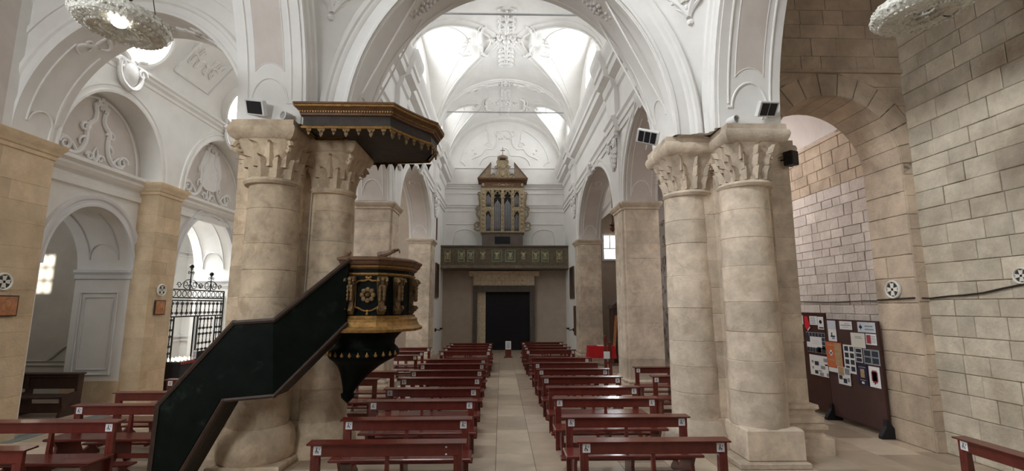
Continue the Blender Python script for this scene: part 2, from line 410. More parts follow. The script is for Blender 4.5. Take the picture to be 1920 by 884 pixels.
for t in tiles[300:]:
    vs, fs = block_mesh([(t[0]+g, t[2]+g), (t[1]-g, t[2]+g), (t[1]-g, t[3]-g), (t[0]+g, t[3]-g)], Vector((0,0,-0.012)), Vector((1,0,0)), Vector((0,1,0)), Vector((0,0,1)), 0.012, 0.003); mb.add(vs, fs)
mb.box(-13.2, 7.5, -8, 2.4, -0.02, 0)
o = mb.build('tile_field', 'floor_stone', floor); o['kind'] = 'stuff'

# ------------------------------------------------------------------ right side: stone walls
wr = struct('wall_right', MB().box(7.3, 7.7, -8.0, 8.25, 0, 9.0), 'mortar', 'bare ashlar wall at the right edge')
ashlar(wr, (7.3,0,0), (0,1,0), (0,0,1), (-1,0,0), 3.4, 8.2, 0.0, 8.3, 0.30, 0.52, 'stone_wall', gap=0.009, d=0.022, ch=0.008, rough=0.009)
wra = struct('wall_right_aisle', MB().box(7.5, 7.8, 9.05, 26.6, 0, 6.6), 'mortar_pale', 'block wall of the right aisle seen through the arch, light painted in its stones')
ashlar(wra, (7.5,0,0), (0,1,0), (0,0,1), (-1,0,0), 9.1, 14.6, 1.6, 5.15, 0.235, 0.36, 'stone_painted_lit', gap=0.010, d=0.018, ch=0.007, rough=0.008)  # light falling on the lower wall is put into the block colour
ashlar(wra, (7.5,0,0), (0,1,0), (0,0,1), (-1,0,0), 9.1, 14.6, 5.15, 6.3, 0.30, 0.5, 'stone_dark', gap=0.012, d=0.02, ch=0.01, rough=0.006)  # darker stone stands for the shade above the lit blocks
MB().box(7.44, 7.5, 9.1, 26.5, 6.28, 6.34).build('string_course', 'stone_dark', wra)
# transverse arch of the right aisle
AX, AA, AZ, AB = 5.88, 1.22, 5.0, 1.3
wt = struct('wall_right_arch', arch_wall(MB(), 'y', 8.2, 9.1, 4.42, 7.3, 0.0, 9.0, [(AX, AA, AZ, AB, 0)]), 'mortar', 'dark stone cross wall with a round arch over the right aisle')
TV = 0.42
def cutR(v):
    if v < AZ: return (AX-AA-0.0, AX+AA+0.0)
    q = 1-((v-AZ)/(AB+TV))**2
    if q <= 0: return None
    return (AX-(AA+TV)*math.sqrt(q), AX+(AA+TV)*math.sqrt(q))
ashlar(wt, (0,8.2,0), (1,0,0), (0,0,1), (0,-1,0), 4.45, 7.3, 0.0, 8.3, 0.33, 0.55, 'stone_dark', gap=0.006, d=0.016, ch=0.006, cut=cutR, rough=0.006)
nv = 13
for i in range(nv):
    t0, t1 = PI*i/nv+0.006, PI*(i+1)/nv-0.006
    c = [(AX+AA*math.cos(t0), AZ+AB*math.sin(t0)), (AX+(AA+TV-.01)*math.cos(t0), AZ+(AB+TV-.01)*math.sin(t0)), (AX+(AA+TV-.01)*math.cos(t1), AZ+(AB+TV-.01)*math.sin(t1)), (AX+AA*math.cos(t1), AZ+AB*math.sin(t1))]
    m_ = MB(); r = []
    for h, ii in ((0.02, 0), (-0.018, 0), (-0.026, 0.012)):
        cu = sum(p[0] for p in c)/4; cv = sum(p[1] for p in c)/4
        r.append([(cu+(u-cu)*(1-ii*4), 8.2+h, cv+(v-cv)*(1-ii*4)) for u, v in c])
    m_.loft(r); m_.build('voussoir', 'stone_dark', wt)
for i in range(nv):                                   # soffit stones
    t0, t1 = PI*i/nv+0.004, PI*(i+1)/nv-0.004
    m_ = MB()
    m_.loft([[(AX+(AA+e)*math.cos(t), y, AZ+(AB+e)*math.sin(t)) for t, e in ((t0, .02), (t0, -.018), ((t0+t1)/2, -.018), (t1, -.018), (t1, .02))] for y in (8.19, 9.08)])
    m_.build('voussoir', 'stone_dark', wt)
ashlar(wt, (7.1,0,0), (0,1,0), (0,0,1), (-1,0,0), 8.19, 9.1, 0.0, 5.0, 0.42, 0.7, 'stone_dark', gap=0.01, d=0.018, ch=0.01)
MB().box(4.5, 7.3, 8.13, 8.2, 6.72, 6.78).build('ledge', 'stone_dark', wt)
# vaults over the right aisle and right arm
def barrel(name, label, uc, a, zs, b, y0, y1, m, n=24, ny=2):
    P = [[(uc+a*math.cos(PI*i/n), y0+(y1-y0)*j/ny, zs+b*math.sin(PI*i/n)) for i in range(n+1)] for j in range(ny+1)]
    return struct(name, MB().grid(P), m, label, smooth=True)
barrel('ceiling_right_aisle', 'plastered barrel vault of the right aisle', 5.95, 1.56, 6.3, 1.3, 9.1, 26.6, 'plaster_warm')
barrel('ceiling_right_arm', 'plastered vault edge over the right arm', 5.9, 1.42, 7.55, 1.5, -8.1, 8.22, 'plaster_warm')

# ------------------------------------------------------------------ crossing: nave arch, side arches, pendentives, drum
ZS = 5.43
NA, NB = 2.9, 3.5
wf = struct('wall_front', arch_wall(MB(), 'y', 8.0, 9.2, -3.62, 3.62, ZS, 10.0, [(0, NA, ZS, NB, 0)], n=48), 'plaster', 'white wall of the great nave arch', smooth=True)
arch_mould(MB(), 'y', 8.0, 0, ZS, NA, NB, [(0.02, 0.02), (0.02, -0.05), (0.07, -0.05), (0.09, -0.03), (0.26, -0.03), (0.30, -0.07), (0.34, -0.075), (0.37, -0.11), (0.43, -0.12), (0.47, -0.09), (0.50, -0.03), (0.50, 0.02)], 56, 0.0, PI).build('archivolt', 'plaster', wf, True)
arch_mould(MB(), 'y', 9.2, 0, ZS, NA, NB, [(-0.02, -0.02), (-0.02, -0.14), (0.05, -0.16), (0.05, 0.03)], 48).build('soffit_edge', 'plaster', wf, True)
arch_mould(MB(), 'y', 8.0, 0, ZS, NA, NB, [(-0.02, 0.02), (-0.02, 0.10), (0.05, 0.12), (0.05, 0.0)], 48).build('soffit_edge', 'plaster', wf, True)
def on_nave_soffit(u, s, h=0.0):                      # u across the depth, s angle from the right springing
    return (( NA-h)*math.cos(s), 8.6+u, ZS+(NB-h)*math.sin(s))
mb = MB()
for base in (0.95, 1.25, PI-0.95, PI-1.25, 1.57):     # rosettes and leaf sprigs on the soffit
    for k in range(7):
        a = 2*PI*k/7; mb.ball(on_nave_soffit(0.12*math.cos(a), base+0.034*math.sin(a), 0.02), 0.05, 0.05, 0.05, 6, 4)
    mb.ball(on_nave_soffit(0, base, 0.04), 0.05, seg=8)
    for sgn in (-1, 1):
        for k in range(5): mb.ball(on_nave_soffit(0.07*(-1)**k, base+sgn*(0.06+0.018*k), 0.012), 0.045-0.006*k, seg=6, rings=4)
mb.build('stucco_sprig', 'stucco', wf, True)
for s in (-1, 1):                                     # round-ended soffit panels at the springings
    st = [([(-0.33, 0.9), (-0.33, 0.16)]+[(-0.33+0.0, 0.14)], 0.018, 0.018), ([(0.33, 0.9), (0.33, 0.14)], 0.018, 0.018),
          ([(0.28*math.cos(t), 0.15+0.11*math.sin(t)) for t in [PI*i/14 for i in range(15)]], 0.018, 0.018)]
    strokes3d(MB(), st, lambda u, v: on_nave_soffit(u, v if s > 0 else PI-v, 0.0)).build('soffit_panel', 'plaster', wf, True)
YC, SA, SB = 4.0, 3.62, 4.2
for s, nm, side in ((-1, 'wall_left_crossing', 'left'), (1, 'wall_right_crossing', 'right')):
    xa, xb = (3.52, 4.58)
    mb = arch_wall(MB(), 'x', s*xa, s*xb, -0.6, 8.62, ZS, 10.0, [(YC, SA, ZS, SB, 0)], n=44)
    mb.box(min(s*xa, s*xb), max(s*xa, s*xb), -0.75, YC-SA, 0, ZS)
    ws = struct(nm, mb, 'plaster', 'white side wall of the crossing with its great '+side+' arch', smooth=True)
    arch_mould(MB(), 'x', s*xa, YC, ZS, SA, SB, [(0.02, 0.03*s), (0.02, -0.06*s), (0.08, -0.06*s), (0.10, -0.03*s), (0.17, -0.03*s), (0.20, -0.07*s), (0.26, -0.075*s), (0.29, -0.12*s), (0.36, -0.13*s), (0.40, -0.10*s), (0.44, -0.03*s), (0.44, 0.03*s)], 48, 0.0, PI).build('archivolt', 'plaster', ws, True)
    def on_side(u, v, h=0.0, s=s): return (s*(4.05+u), YC+(SA-h)*math.cos(v), ZS+(SB-h)*math.sin(v))
    st = [([(-0.36, 0.1+0.02*i) for i in range(0, 40)], 0.02, 0.02), ([(0.36, 0.1+0.02*i) for i in range(0, 40)], 0.02, 0.02),
          ([(0.30*math.cos(t), 0.085+0.10*math.sin(t)) for t in [PI*i/16 for i in range(17)]], 0.02, 0.02), ([(-0.38, 0.085), (-0.29, 0.085)], 0.02, 0.02), ([(0.38, 0.085), (0.29, 0.085)], 0.02, 0.02),
          ([(-0.24, 0.21+0.02*i) for i in range(0, 30)], 0.011, 0.011), ([(0.24, 0.21+0.02*i) for i in range(0, 30)], 0.011, 0.011), ([(-0.24+0.03*i, 0.145+0.10*math.sqrt(1-((-0.24+0.03*i)/0.32)**2)) for i in range(17)], 0.011, 0.011)]
    strokes3d(MB(), st, on_side).build('soffit_panel', 'plaster', ws, True)
    mb = MB(); n_ = 34
    us_ = [-0.235+0.47*q_/8 for q_ in range(9)]; v0_ = lambda u: 0.145+0.10*math.sqrt(1-(u/0.32)**2)
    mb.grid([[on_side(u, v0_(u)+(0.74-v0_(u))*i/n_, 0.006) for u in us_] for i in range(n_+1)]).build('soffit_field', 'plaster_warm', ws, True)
# pendentives
for s in (-1, 1):
    P = []
    for j in range(15):
        z = ZS+0.02+j*(4.15/14); q = (z-ZS)
        x1 = (NA+0.46)*math.sqrt(max(0.0, 1-(q/(NB+0.46))**2)) if q < NB+0.46 else 0
        y2 = YC+(SA+0.42)*math.sqrt(max(0.0, 1-(q/(SB+0.42))**2)) if q < SB+0.42 else YC
        p0 = Vector((x1, 7.985)); p1 = Vector((3.535, y2)); c = Vector((0, YC+0.05)); r0, r1 = (p0-c), (p1-c)
        a0, a1 = math.atan2(r0.y, r0.x), math.atan2(r1.y, r1.x)
        row = []
        for i in range(13):
            t = i/12; a = a0+(a1-a0)*t; r = r0.length+(r1.length-r0.length)*t
            row.append((s*(c.x+r*math.cos(a)), c.y+r*math.sin(a), z))
        P.append(row)
    pe = struct('wall_pendentive', MB().grid(P), 'plaster', 'smooth white pendentive with a stucco leaf tip, '+('right' if s > 0 else 'left')+' of the nave arch', smooth=True)
    def on_pen(u, v, s=s):
        z = ZS+2.9+v; q = z-ZS
        x1 = (NA+0.46)*math.sqrt(max(0.0, 1-(q/(NB+0.46))**2)); y2 = YC+(SA+0.42)*math.sqrt(max(0.0, 1-(q/(SB+0.42))**2))
        c = Vector((0, YC+0.05)); r0 = Vector((x1, 7.985))-c; r1 = Vector((3.535, y2))-c
        a = (math.atan2(r0.y, r0.x)+math.atan2(r1.y, r1.x))/2-u*0.22; r = (r0.length+r1.length)/2
        return (s*(c.x+r*math.cos(a)), c.y+r*math.sin(a), z)
    st = mirror([(bez((0, -0.75), (0.1, -0.55), (0.28, -0.6), (0.30, -0.35)), 0.05, 0.02), (bez((0, -0.75), (0.2, -0.2), (0.55, -0.35), (0.62, -0.02)), 0.06, 0.03),
                 (spiral(0.55, 0.05, 0.16, 0, 1.2), 0.04, 0.02), (bez((0.05, -0.5), (0.18, -0.1), (0.2, 0.1), (0.0, 0.35)), 0.06, 0.03), (bez((0.3, -0.3), (0.5, -0.1), (0.3, 0.2), (0.7, 0.4)), 0.05, 0.02)])
    mb = strokes3d(MB(), st, on_pen); blobs(mb, [(0, -0.85), (0, -0.6), (0.2, -0.45), (-0.2, -0.45), (0.4, -0.2), (-0.4, -0.2), (0, -0.2), (0, 0.1)], on_pen, 0.06)
    mb.build('stucco_ornament', 'stucco', pe, True)
mb = MB(); mb.lathe([(3.7, 9.55), (3.9, 9.7), (3.9, 9.95), (3.62, 10.05), (3.62, 13.4)], (0, 4.05, 0), 48, caps=False)
mb.lathe([(3.62, 13.4), (3.5, 14.2), (2.9, 15.5), (1.9, 16.5), (0.7, 17.0), (0.0, 17.05)], (0, 4.05, 0), 48, caps=False)
struct('ceiling_crossing', mb, 'plaster', 'drum and dome over the crossing', smooth=True)
struct('wall_back', MB().box(-9.6, 7.7, -8.4, -8.0, 0, 10.5).box(-9.6, 7.7, -8.2, -0.5, 10.2, 10.4), 'plaster_warm', 'closing wall behind the camera')

# ------------------------------------------------------------------ nave walls with two arches each side
XW = 3.42
for s, side in ((1, 'right'), (-1, 'left')):
    mb = arch_wall(MB(), 'x', s*XW, s*4.4, 9.18, 26.6, ZS, 10.45, [(11.38, 2.12, ZS, 2.12, 0), (18.2, 3.4, ZS, 2.25, 0)], n=40)
    mb.box(min(s*XW, s*4.4), max(s*XW, s*4.4), 22.9, 26.6, 0, ZS)
    nw = struct('wall_nave_'+side, mb, 'plaster', 'white '+side+' wall of the nave above its two arches', smooth=True)
    for yc, a, b in ((11.38, 2.12, 2.12), (18.2, 3.4, 2.25)):
        arch_mould(MB(), 'x', s*XW, yc, ZS, a, b, [(0.0, 0.03*s), (0.0, -0.05*s), (0.06, -0.06*s), (0.09, -0.03*s), (0.18, -0.03*s), (0.21, -0.07*s), (0.27, -0.08*s), (0.30, -0.02*s), (0.30, 0.03*s)], 40).build('archivolt', 'plaster', nw, True)
        P = [[(s*x, yc+(a-0.008)*math.cos(PI*i/40), ZS+(b-0.008)*math.sin(PI*i/40)) for x in (3.5, 4.32)] for i in range(41)]
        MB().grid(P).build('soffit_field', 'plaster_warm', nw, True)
        def on_s(u, v, yc=yc, a=a, b=b, s=s): return (s*(3.91+u), yc+(a-0.01)*math.cos(v), ZS+(b-0.01)*math.sin(v))
        e0 = 0.32 if a < 3 else 0.3
        st = []
        for e in (0, 1):
            fl = (lambda v: v) if e == 0 else (lambda v: PI-v)
            st += [([(-0.3, fl(0.08+0.06*i)) for i in range(20)], 0.016, 0.016), ([(0.3, fl(0.08+0.06*i)) for i in range(20)], 0.016, 0.016),
                   ([(0.26*math.cos(t), fl(0.13+0.5*e0*math.sin(t))) for t in [PI*i/14 for i in range(15)]], 0.016, 0.016)]
        mb = strokes3d(MB(), st, on_s)
        for k in range(7):
            for t0 in (1.2, 1.9): mb.ball(on_s(0.12*math.cos(k*2*PI/7), t0+0.04*math.sin(k*2*PI/7)), 0.05, seg=6, rings=4)
        mb.build('soffit_panel', 'stucco', nw, True)
        # keystone: curled leaf
        zk = ZS+b
        mb = MB(); X = lambda d: s*(XW-d)
        mb.loft([[(X(0.0), yc-w, z), (X(d), yc-w, z), (X(d), yc+w, z), (X(0.0), yc+w, z)] for w, d, z in ((0.10, 0.06, zk-0.12), (0.14, 0.16, zk+0.05), (0.17, 0.2, zk+0.22), (0.2, 0.12, zk+0.36))])
        for sy in (-1, 1):
            mb.tube([(X(0.14), yc+sy*(0.17+0.09*math.cos(t)), zk+0.22+0.09*math.sin(t)) for t in [i*0.5 for i in range(14)]], 0.035, 0.02)
            mb.tube([(X(0.06), yc+sy*(0.2+0.18*i), zk+0.3-0.05*i*i) for i in range(4)], 0.07, 0.02)
        mb.build('keystone', 'stucco', nw, True)
    # giant pilasters with capitals
    for yp in (14.15, 22.25):
        x0, x1 = sorted((s*XW, s*(XW-0.09)))
        MB().box(x0, x1, yp-0.42, yp+0.42, ZS+0.0, 7.66).build('pilaster', 'plaster', nw)
        mb = MB(); X = lambda d: s*(XW-0.09-d)
        mb.box(*sorted((X(0), X(0.12))), yp-0.5, yp+0.5, 7.52, 7.64)
        mb.box(*sorted((X(0), X(0.06))), yp-0.45, yp+0.45, 7.44, 7.52)
        for sy in (-1, 1):
            mb.tube([(X(0.10), yp+sy*0.34+0.15*(1-i/22)*math.cos(i*0.6), 7.30+0.15*(1-i/22)*math.sin(i*0.6)) for i in range(20)], 0.05, 0.03)
            mb.ball((X(0.1), yp+sy*0.34, 7.30), 0.07)
            for k in range(4): mb.ball((X(0.05), yp+sy*(0.30-0.05*k), 7.05-0.13*k), 0.06, 0.09, 0.08, 6, 4)
            mb.tube(bez((X(0.06), yp+sy*0.3, 7.12), (X(0.12), yp+sy*0.2, 6.9), (X(0.05), yp+sy*0.05, 6.75), (X(0.05), yp, 6.55)), 0.05, 0.03)
        for k in range(5): mb.ball((X(0.06), yp, 7.15-0.14*k), 0.07, 0.12-0.015*k, 0.08, 6, 4)
        mb.build('pilaster_capital', 'stucco', nw, True)
    # entablature
    tr = structe('trim_1' if s > 0 else 'trim_2', 'stepped white entablature running along the '+side+' nave wall')
    prof = [(0, 7.64), (.05, 7.64), (.05, 7.8), (.09, 7.81), (.09, 7.97), (.15, 8.04), (.15, 8.12), (.03, 8.15), (.03, 9.02), (.10, 9.08), (.14, 9.22), (.14, 9.3), (.34, 9.40), (.36, 9.60), (.42, 9.64), (.42, 9.78), (.52, 9.98), (.55, 10.08), (.55, 10.2), (0, 10.32)]
    for y0, y1, e in ((9.19, 13.6, 0), (13.6, 14.7, .15), (14.7, 21.7, 0), (21.7, 22.8, .15), (22.8, 26.52, 0)):
        MB().prism([(s*(XW-p-(e if 0 < i < len(prof)-1 else 0)), z) for i, (p, z) in enumerate(prof)], y0, y1, 'xz').build('cornice_segment', 'plaster', tr)
# tie rods
for y, z in ((14.15, 11.75), (21.7, 11.6)):
    t = MB().tube([(-2.95, y, z), (2.95, y, z)], 0.03, seg=8); o = t.build('tie_rod', 'steel'); tag(o, 'thin iron tie rod across the '+('front' if y < 20 else 'rear')+' vault arch of the nave', 'tie rod', 'vault tie rods')
# ------------------------------------------------------------------ nave vault
VA, VB, VZ = 3.27, 2.85, 10.3
LUN = ((11.6, 2.15, 2.5), (18.0, 3.25, 2.80), (24.05, 1.95, 2.5))
def z1(x): return VZ+VB*math.sqrt(max(0.0, 1-(x/VA)**2))
def z2(y):
    for yc, w_, h in LUN:
        if abs(y-yc) < w_: return VZ+h*math.sqrt(1-((y-yc)/w_)**2)
    return VZ
ny = 170
P = []
for j in range(ny+1):
    y = 9.19+(26.52-9.19)*j/ny
    row = []
    xs_ = [3.46]+[VA*math.cos(PI*i/72) for i in range(73)]+[-3.46]
    for x in xs_: row.append((x, y, max(z1(x), z2(y)) if abs(x) < 3.4 else z2(y)))
    P.append(row)
vault = struct('ceiling', MB().grid(P), 'plaster', 'white stuccoed nave vault with lunettes', smooth=True)
for yc, w_, h in LUN:
    for s in (-1, 1):
        for e, off in ((0, 0.0), (1, 0.22)):
            pts = []
            for i in range(29):
                t = PI*i/28; y = yc+w_*math.cos(t)*(1-0.0); z = VZ+h*math.sin(t)
                k = min(1.0, (z-VZ)/VB); x = VA*math.sqrt(max(0, 1-k*k))
                if off:                                    # second fillet further in on the barrel
                    th = math.acos(max(-1, min(1, x/VA)))+off*0.45; x = VA*math.cos(th); z = VZ+VB*math.sin(th); y = yc+(y-yc)*1.05
                pts.append((s*x, y, z-0.01))
            MB().tube(pts, 0.035 if not off else 0.02, seg=6).build('groin_fillet', 'plaster', vault, True)
        # inner frame line inside the lunette cheek
        pts = []
        for i in range(25):
            t = PI*(0.12+0.76*i/24); y = yc+w_*0.86*math.cos(t); z = z2(y)
            k = min(1.0, (z-VZ)/VB); x = VA*math.sqrt(max(0, 1-k*k)); pts.append((s*(x+0.35*(3.4-x)), y, z-0.01))
        MB().tube(pts, 0.022, seg=6).build('groin_fillet', 'plaster', vault, True)
for y in (14.15, 21.7, 26.3):
    arch_mould(MB(), 'y', y, 0, VZ, VA, VB, [(0.05, -0.34), (-0.06, -0.34), (-0.06, -0.27), (-0.10, -0.24), (-0.10, 0.24), (-0.06, 0.27), (-0.06, 0.34), (0.05, 0.34)], 44).build('transverse_rib', 'plaster', vault, True)
def on_vault(u, v, y0, h=0.03):                        # u along the arc (m), v along Y
    th = PI/2-u/3.1; return ((VA-h)*math.cos(th), y0+v, max(VZ+(VB-h)*math.sin(th), 0))
def rosette(mb, fn, R):
    for k in range(10):
        a = 2*PI*k/10; mb.ball(fn(R*0.62*math.cos(a), R*0.62*math.sin(a)), R*0.24, seg=6, rings=4)
        mb.ball(fn(R*1.0*math.cos(a+.3), R*1.0*math.sin(a+.3)), R*0.13, seg=6, rings=4)
    mb.ball(fn(0, 0), R*0.34, seg=8); return mb
for y0, R in ((18.0, 0.5), (24.1, 0.4), (11.6, 0.4)):
    rosette(MB(), lambda u, v: on_vault(u, v, y0), R).build('stucco_rosette', 'stucco', vault, True)
def sprig(L, w, r):                                    # leafy scroll, mirrored, pointing along +u
    st = []
    for k in range(4):
        c = L*(0.15+0.24*k); d = (-1)**k
        st.append((spiral(c, d*w*0.4, w*0.45*(1-.12*k), -d*PI/2, d*0.9), r, r*0.5))
        st.append((bez((c, 0), (c+L*.1, d*w*.9), (c+L*.2, d*w), (c+L*.24, d*w*.3)), r*1.2, r*.5))
    st.append((bez((0, 0), (L*.3, w*.4), (L*.6, -w*.4), (L, 0)), r*1.3, r*.6))
    return st
for y0 in (14.15, 21.7):                               # stucco on the transverse ribs
    mb = MB()
    for sg in (-1, 1):
        strokes3d(mb, sprig(1.5, 0.26, 0.055), lambda u, v: on_vault(sg*(0.35+u), v, y0, 0.11))
    rosette(mb, lambda u, v: on_vault(u, v, y0, 0.13), 0.3)
    mb.build('stucco_garland', 'stucco', vault, True)
for y0, sc in ((18.0, 1.0), (24.1, 0.7)):
    mb = MB()
    for sg in (-1, 1):
        # side fields: framed wavy panel with scrolls
        st = [(bez((0.75, -1.1*sc), (1.2, -0.8*sc), (0.8, -0.2*sc), (1.1, 0))+bez((1.1, 0), (0.8, 0.2*sc), (1.2, 0.8*sc), (0.75, 1.1*sc)), 0.055, 0.055),
              (bez((0.9, -1.2*sc), (1.35, -0.9*sc), (0.95, -0.2*sc), (1.25, 0))+bez((1.25, 0), (0.95, 0.2*sc), (1.35, 0.9*sc), (0.9, 1.2*sc)), 0.025, 0.025)]
        st += sprig(0.6, 0.28*sc, 0.05)
        st += [(spiral(1.65, 0.35*sc, 0.2*sc, 0, 1.3), 0.03, 0.02), (spiral(1.65, -0.35*sc, 0.2*sc, PI, -1.3), 0.03, 0.02), (bez((1.4, 0.6*sc), (1.7, 0.7*sc), (1.9, 0.2*sc), (2.0, 0)), 0.03, 0.02), (bez((1.4, -0.6*sc), (1.7, -0.7*sc), (1.9, -0.2*sc), (2.0, 0)), 0.03, 0.02)]
        strokes3d(mb, st, lambda u, v: on_vault(sg*(u), v, y0, 0.03))
        for e in (-1, 1):                              # sprigs towards the ribs
            strokes3d(mb, [([(v, u) for u, v in p], a, b) for p, a, b in sprig(1.5*sc, 0.38*sc, 0.055)], lambda u, v: on_vault(u*sg, e*(0.5+v), y0, 0.02))
    mb.build('stucco_frame', 'stucco', vault, True)
# clerestory windows
wi = 0
for (yc, w_, h) in LUN:
    for s in (1, -1):
        wi += 1
        win = structe('window_%d' % wi, 'bright clerestory window above the '+('right' if s > 0 else 'left')+' nave cornice, '+('first' if yc < 12 else 'second' if yc < 20 else 'third')+' bay from the front')
        wd = 0.75 if w_ < 3 else 1.15; zt = h-0.6
        mb = arch_wall(MB(), 'x', s*3.42, s*3.6, yc-w_-0.1, yc+w_+0.1, VZ-0.1, VZ+h+0.35, [(yc, wd, VZ+zt-wd*0.6, wd*0.9, 0)], n=16)
        mb.build('window_wall', 'plaster', win, True)
        poly = [(yc-wd, VZ-0.1)]+[(yc+wd*math.cos(PI-PI*i/16), VZ+zt-wd*0.6+wd*0.9*math.sin(PI*i/16)) for i in range(17)]+[(yc+wd, VZ-0.1)]
        MB().prism(poly, s*3.56, s*3.585, 'yz').build('pane', 'window_glow', win)
        mb = MB()
        for k in (-1, 0, 1): mb.box(*sorted((s*3.535, s*3.56)), yc+k*wd*.5-.02, yc+k*wd*.5+.02, VZ-.1, VZ+zt-0.1)
        for k in (1, 2): mb.box(*sorted((s*3.535, s*3.56)), yc-wd, yc+wd, VZ+0.5*k-.02, VZ+0.5*k+.02)
        mb.build('muntin', 'white_plastic', win)

# ------------------------------------------------------------------ far wall with portal, entablature and lunette
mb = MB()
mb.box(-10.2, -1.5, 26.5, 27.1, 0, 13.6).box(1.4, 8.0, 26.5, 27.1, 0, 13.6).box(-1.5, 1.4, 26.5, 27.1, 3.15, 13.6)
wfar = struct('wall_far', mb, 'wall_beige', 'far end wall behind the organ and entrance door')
MB().box(-3.42, 3.42, 26.47, 26.51, 5.6, 13.3).build('plaster_field', 'plaster', wfar)
tr3 = structe('trim_3', 'white entablature mouldings across the far end wall')
for pr, z0, z1_ in ((0.06, 10.2, 10.27), (0.03, 10.27, 10.31), (0.22, 9.22, 9.34), (0.14, 9.12, 9.22), (0.08, 9.0, 9.12), (0.05, 8.70, 8.78), (0.12, 8.02, 8.1), (0.07, 7.9, 8.02), (0.04, 7.66, 7.74)):
    MB().box(-3.42, 3.42, 26.47-pr, 26.48, z0, z1_).build('moulding', 'plaster', tr3)
def on_far(u, v): return (u, 26.45, v)
st = mirror([(bez((2.55, 10.6), (2.5, 11.2), (2.1, 12.0), (1.1, 12.5)), 0.04, 0.04), (bez((2.55, 10.6), (2.4, 10.6), (2.3, 10.45), (2.25, 10.35)), 0.04, 0.04),
             (bez((1.9, 10.75), (1.6, 10.95), (1.3, 10.9), (1.15, 11.3)), 0.045, 0.03), (bez((1.15, 11.3), (1.0, 11.5), (0.75, 11.2), (0.6, 11.45)), 0.05, 0.03),
             (bez((1.45, 10.4), (1.4, 10.8), (1.0, 10.95), (0.75, 10.95)), 0.035, 0.035), (bez((0.75, 10.95), (0.5, 10.95), (0.4, 10.95), (0.28, 11.0)), 0.035, 0.035),
             (bez((0.28, 11.0), (0.3, 11.35), (0.1, 11.42), (0, 11.42)), 0.035, 0.035), (bez((0.6, 11.45), (0.35, 11.6), (0.5, 12.1), (0.35, 12.35)), 0.05, 0.04),
             (spiral(0.45, 12.3, 0.18, PI, -1.2), 0.04, 0.02), (bez((0.35, 12.35), (0.2, 12.5), (0.1, 12.45), (0, 12.5)), 0.04, 0.03), (spiral(0.95, 11.6, 0.2, 0, 1.2), 0.04, 0.02), (bez((0.9, 11.8), (1.0, 12.1), (0.9, 12.4), (1.1, 12.6)), 0.04, 0.02)])
mb = strokes3d(MB(), st, on_far); blobs(mb, [(0.15*k, 12.05+0.1*math.cos(2*k)) for k in range(-3, 4)]+[(1.7, 11.1), (-1.7, 11.1), (1.85, 11.3), (-1.85, 11.3)], on_far, 0.07)
mb.build('stucco_frame', 'stucco', wfar, True)
for s in (-1, 1):                                     # sunk round-headed panels beside the organ
    strokes3d(MB(), [([(s*1.55, 5.6), (s*1.55, 6.2)]+bez((s*1.55, 6.2), (s*1.7, 6.75), (s*2.4, 6.75), (s*2.75, 6.5))+[(s*2.9, 5.6)], 0.03, 0.03), ([(s*1.5, 6.95), (s*3.3, 6.95)], 0.03, 0.03)], on_far).build('panel_moulding', 'plaster', wfar, True)
# portal
po = structe('door_1', 'carved stone main portal with a black door under the organ gallery')
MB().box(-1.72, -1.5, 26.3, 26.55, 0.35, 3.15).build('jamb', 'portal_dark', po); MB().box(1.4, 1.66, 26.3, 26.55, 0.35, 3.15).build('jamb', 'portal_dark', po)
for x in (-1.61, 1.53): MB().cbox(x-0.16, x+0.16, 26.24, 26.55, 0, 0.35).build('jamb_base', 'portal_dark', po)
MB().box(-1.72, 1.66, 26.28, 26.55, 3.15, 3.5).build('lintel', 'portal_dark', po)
MB().box(-1.70, 1.64, 26.24, 26.5, 3.5, 4.02).build('frieze', 'portal_stone', po)
mb = MB()
for k in range(24):
    x = -1.6+k*0.135; mb.box(x, x+0.07, 26.2, 26.25, 3.53, 3.6)
    mb.ball((x+0.03, 26.23, 3.8), 0.05, 0.03, 0.08, 6, 4)
mb.build('frieze_carving', 'portal_stone', po, True)
MB().prism([(26.5, 4.02), (26.2, 4.02), (26.16, 4.1), (26.06, 4.16), (26.02, 4.28), (26.5, 4.3)], -1.95, 1.9, 'yz').build('portal_cornice', 'portal_stone', po)
MB().box(-1.5, -1.04, 26.55, 26.62, 0, 3.15).build('door_leaf', 'portal_stone', po)
dl = MB().box(-1.04, 1.4, 26.62, 26.7, 0, 3.15).build('door_leaf', 'black_door', po)
mb = MB()
for k in range(4): mb.box(-0.9+k*0.58, -0.4+k*0.58, 26.6, 26.63, 0.3, 1.4).box(-0.9+k*0.58, -0.4+k*0.58, 26.6, 26.63, 1.6, 2.95)
mb.build('door_panel', 'black_door', dl)

# ------------------------------------------------------------------ left aisle: wall, chapels, lunettes, vault
WL, UPL = -9.6, -9.1
mb = arch_wall(MB(), 'x', WL, -10.95, 8.3, 26.6, 0, 5.7, [(11.1, 1.2, 3.3, 1.42, 0), (15.4, 1.52, 3.3, 2.0, 0)], n=30)
wl = struct('wall_left', mb, 'plaster', 'white side wall of the left aisle with two chapel arches', smooth=True)
arch_mould(MB(), 'x', WL, 11.1, 3.3, 1.2, 1.42, [(-0.01, -0.05), (-0.01, 0.05), (0.05, 0.06), (0.07, 0.03), (0.14, 0.03), (0.17, 0.07), (0.23, 0.08), (0.25, 0.0), (0.25, -0.05)], 34).build('archivolt', 'plaster_cool', wl, True)
arch_mould(MB(), 'x', WL, 15.4, 3.3, 1.52, 2.0, [(-0.01, -0.05), (-0.01, 0.05), (0.05, 0.06), (0.07, 0.03), (0.14, 0.03), (0.17, 0.07), (0.23, 0.08), (0.25, 0.0), (0.25, -0.05)], 34).build('archivolt', 'plaster_cool', wl, True)
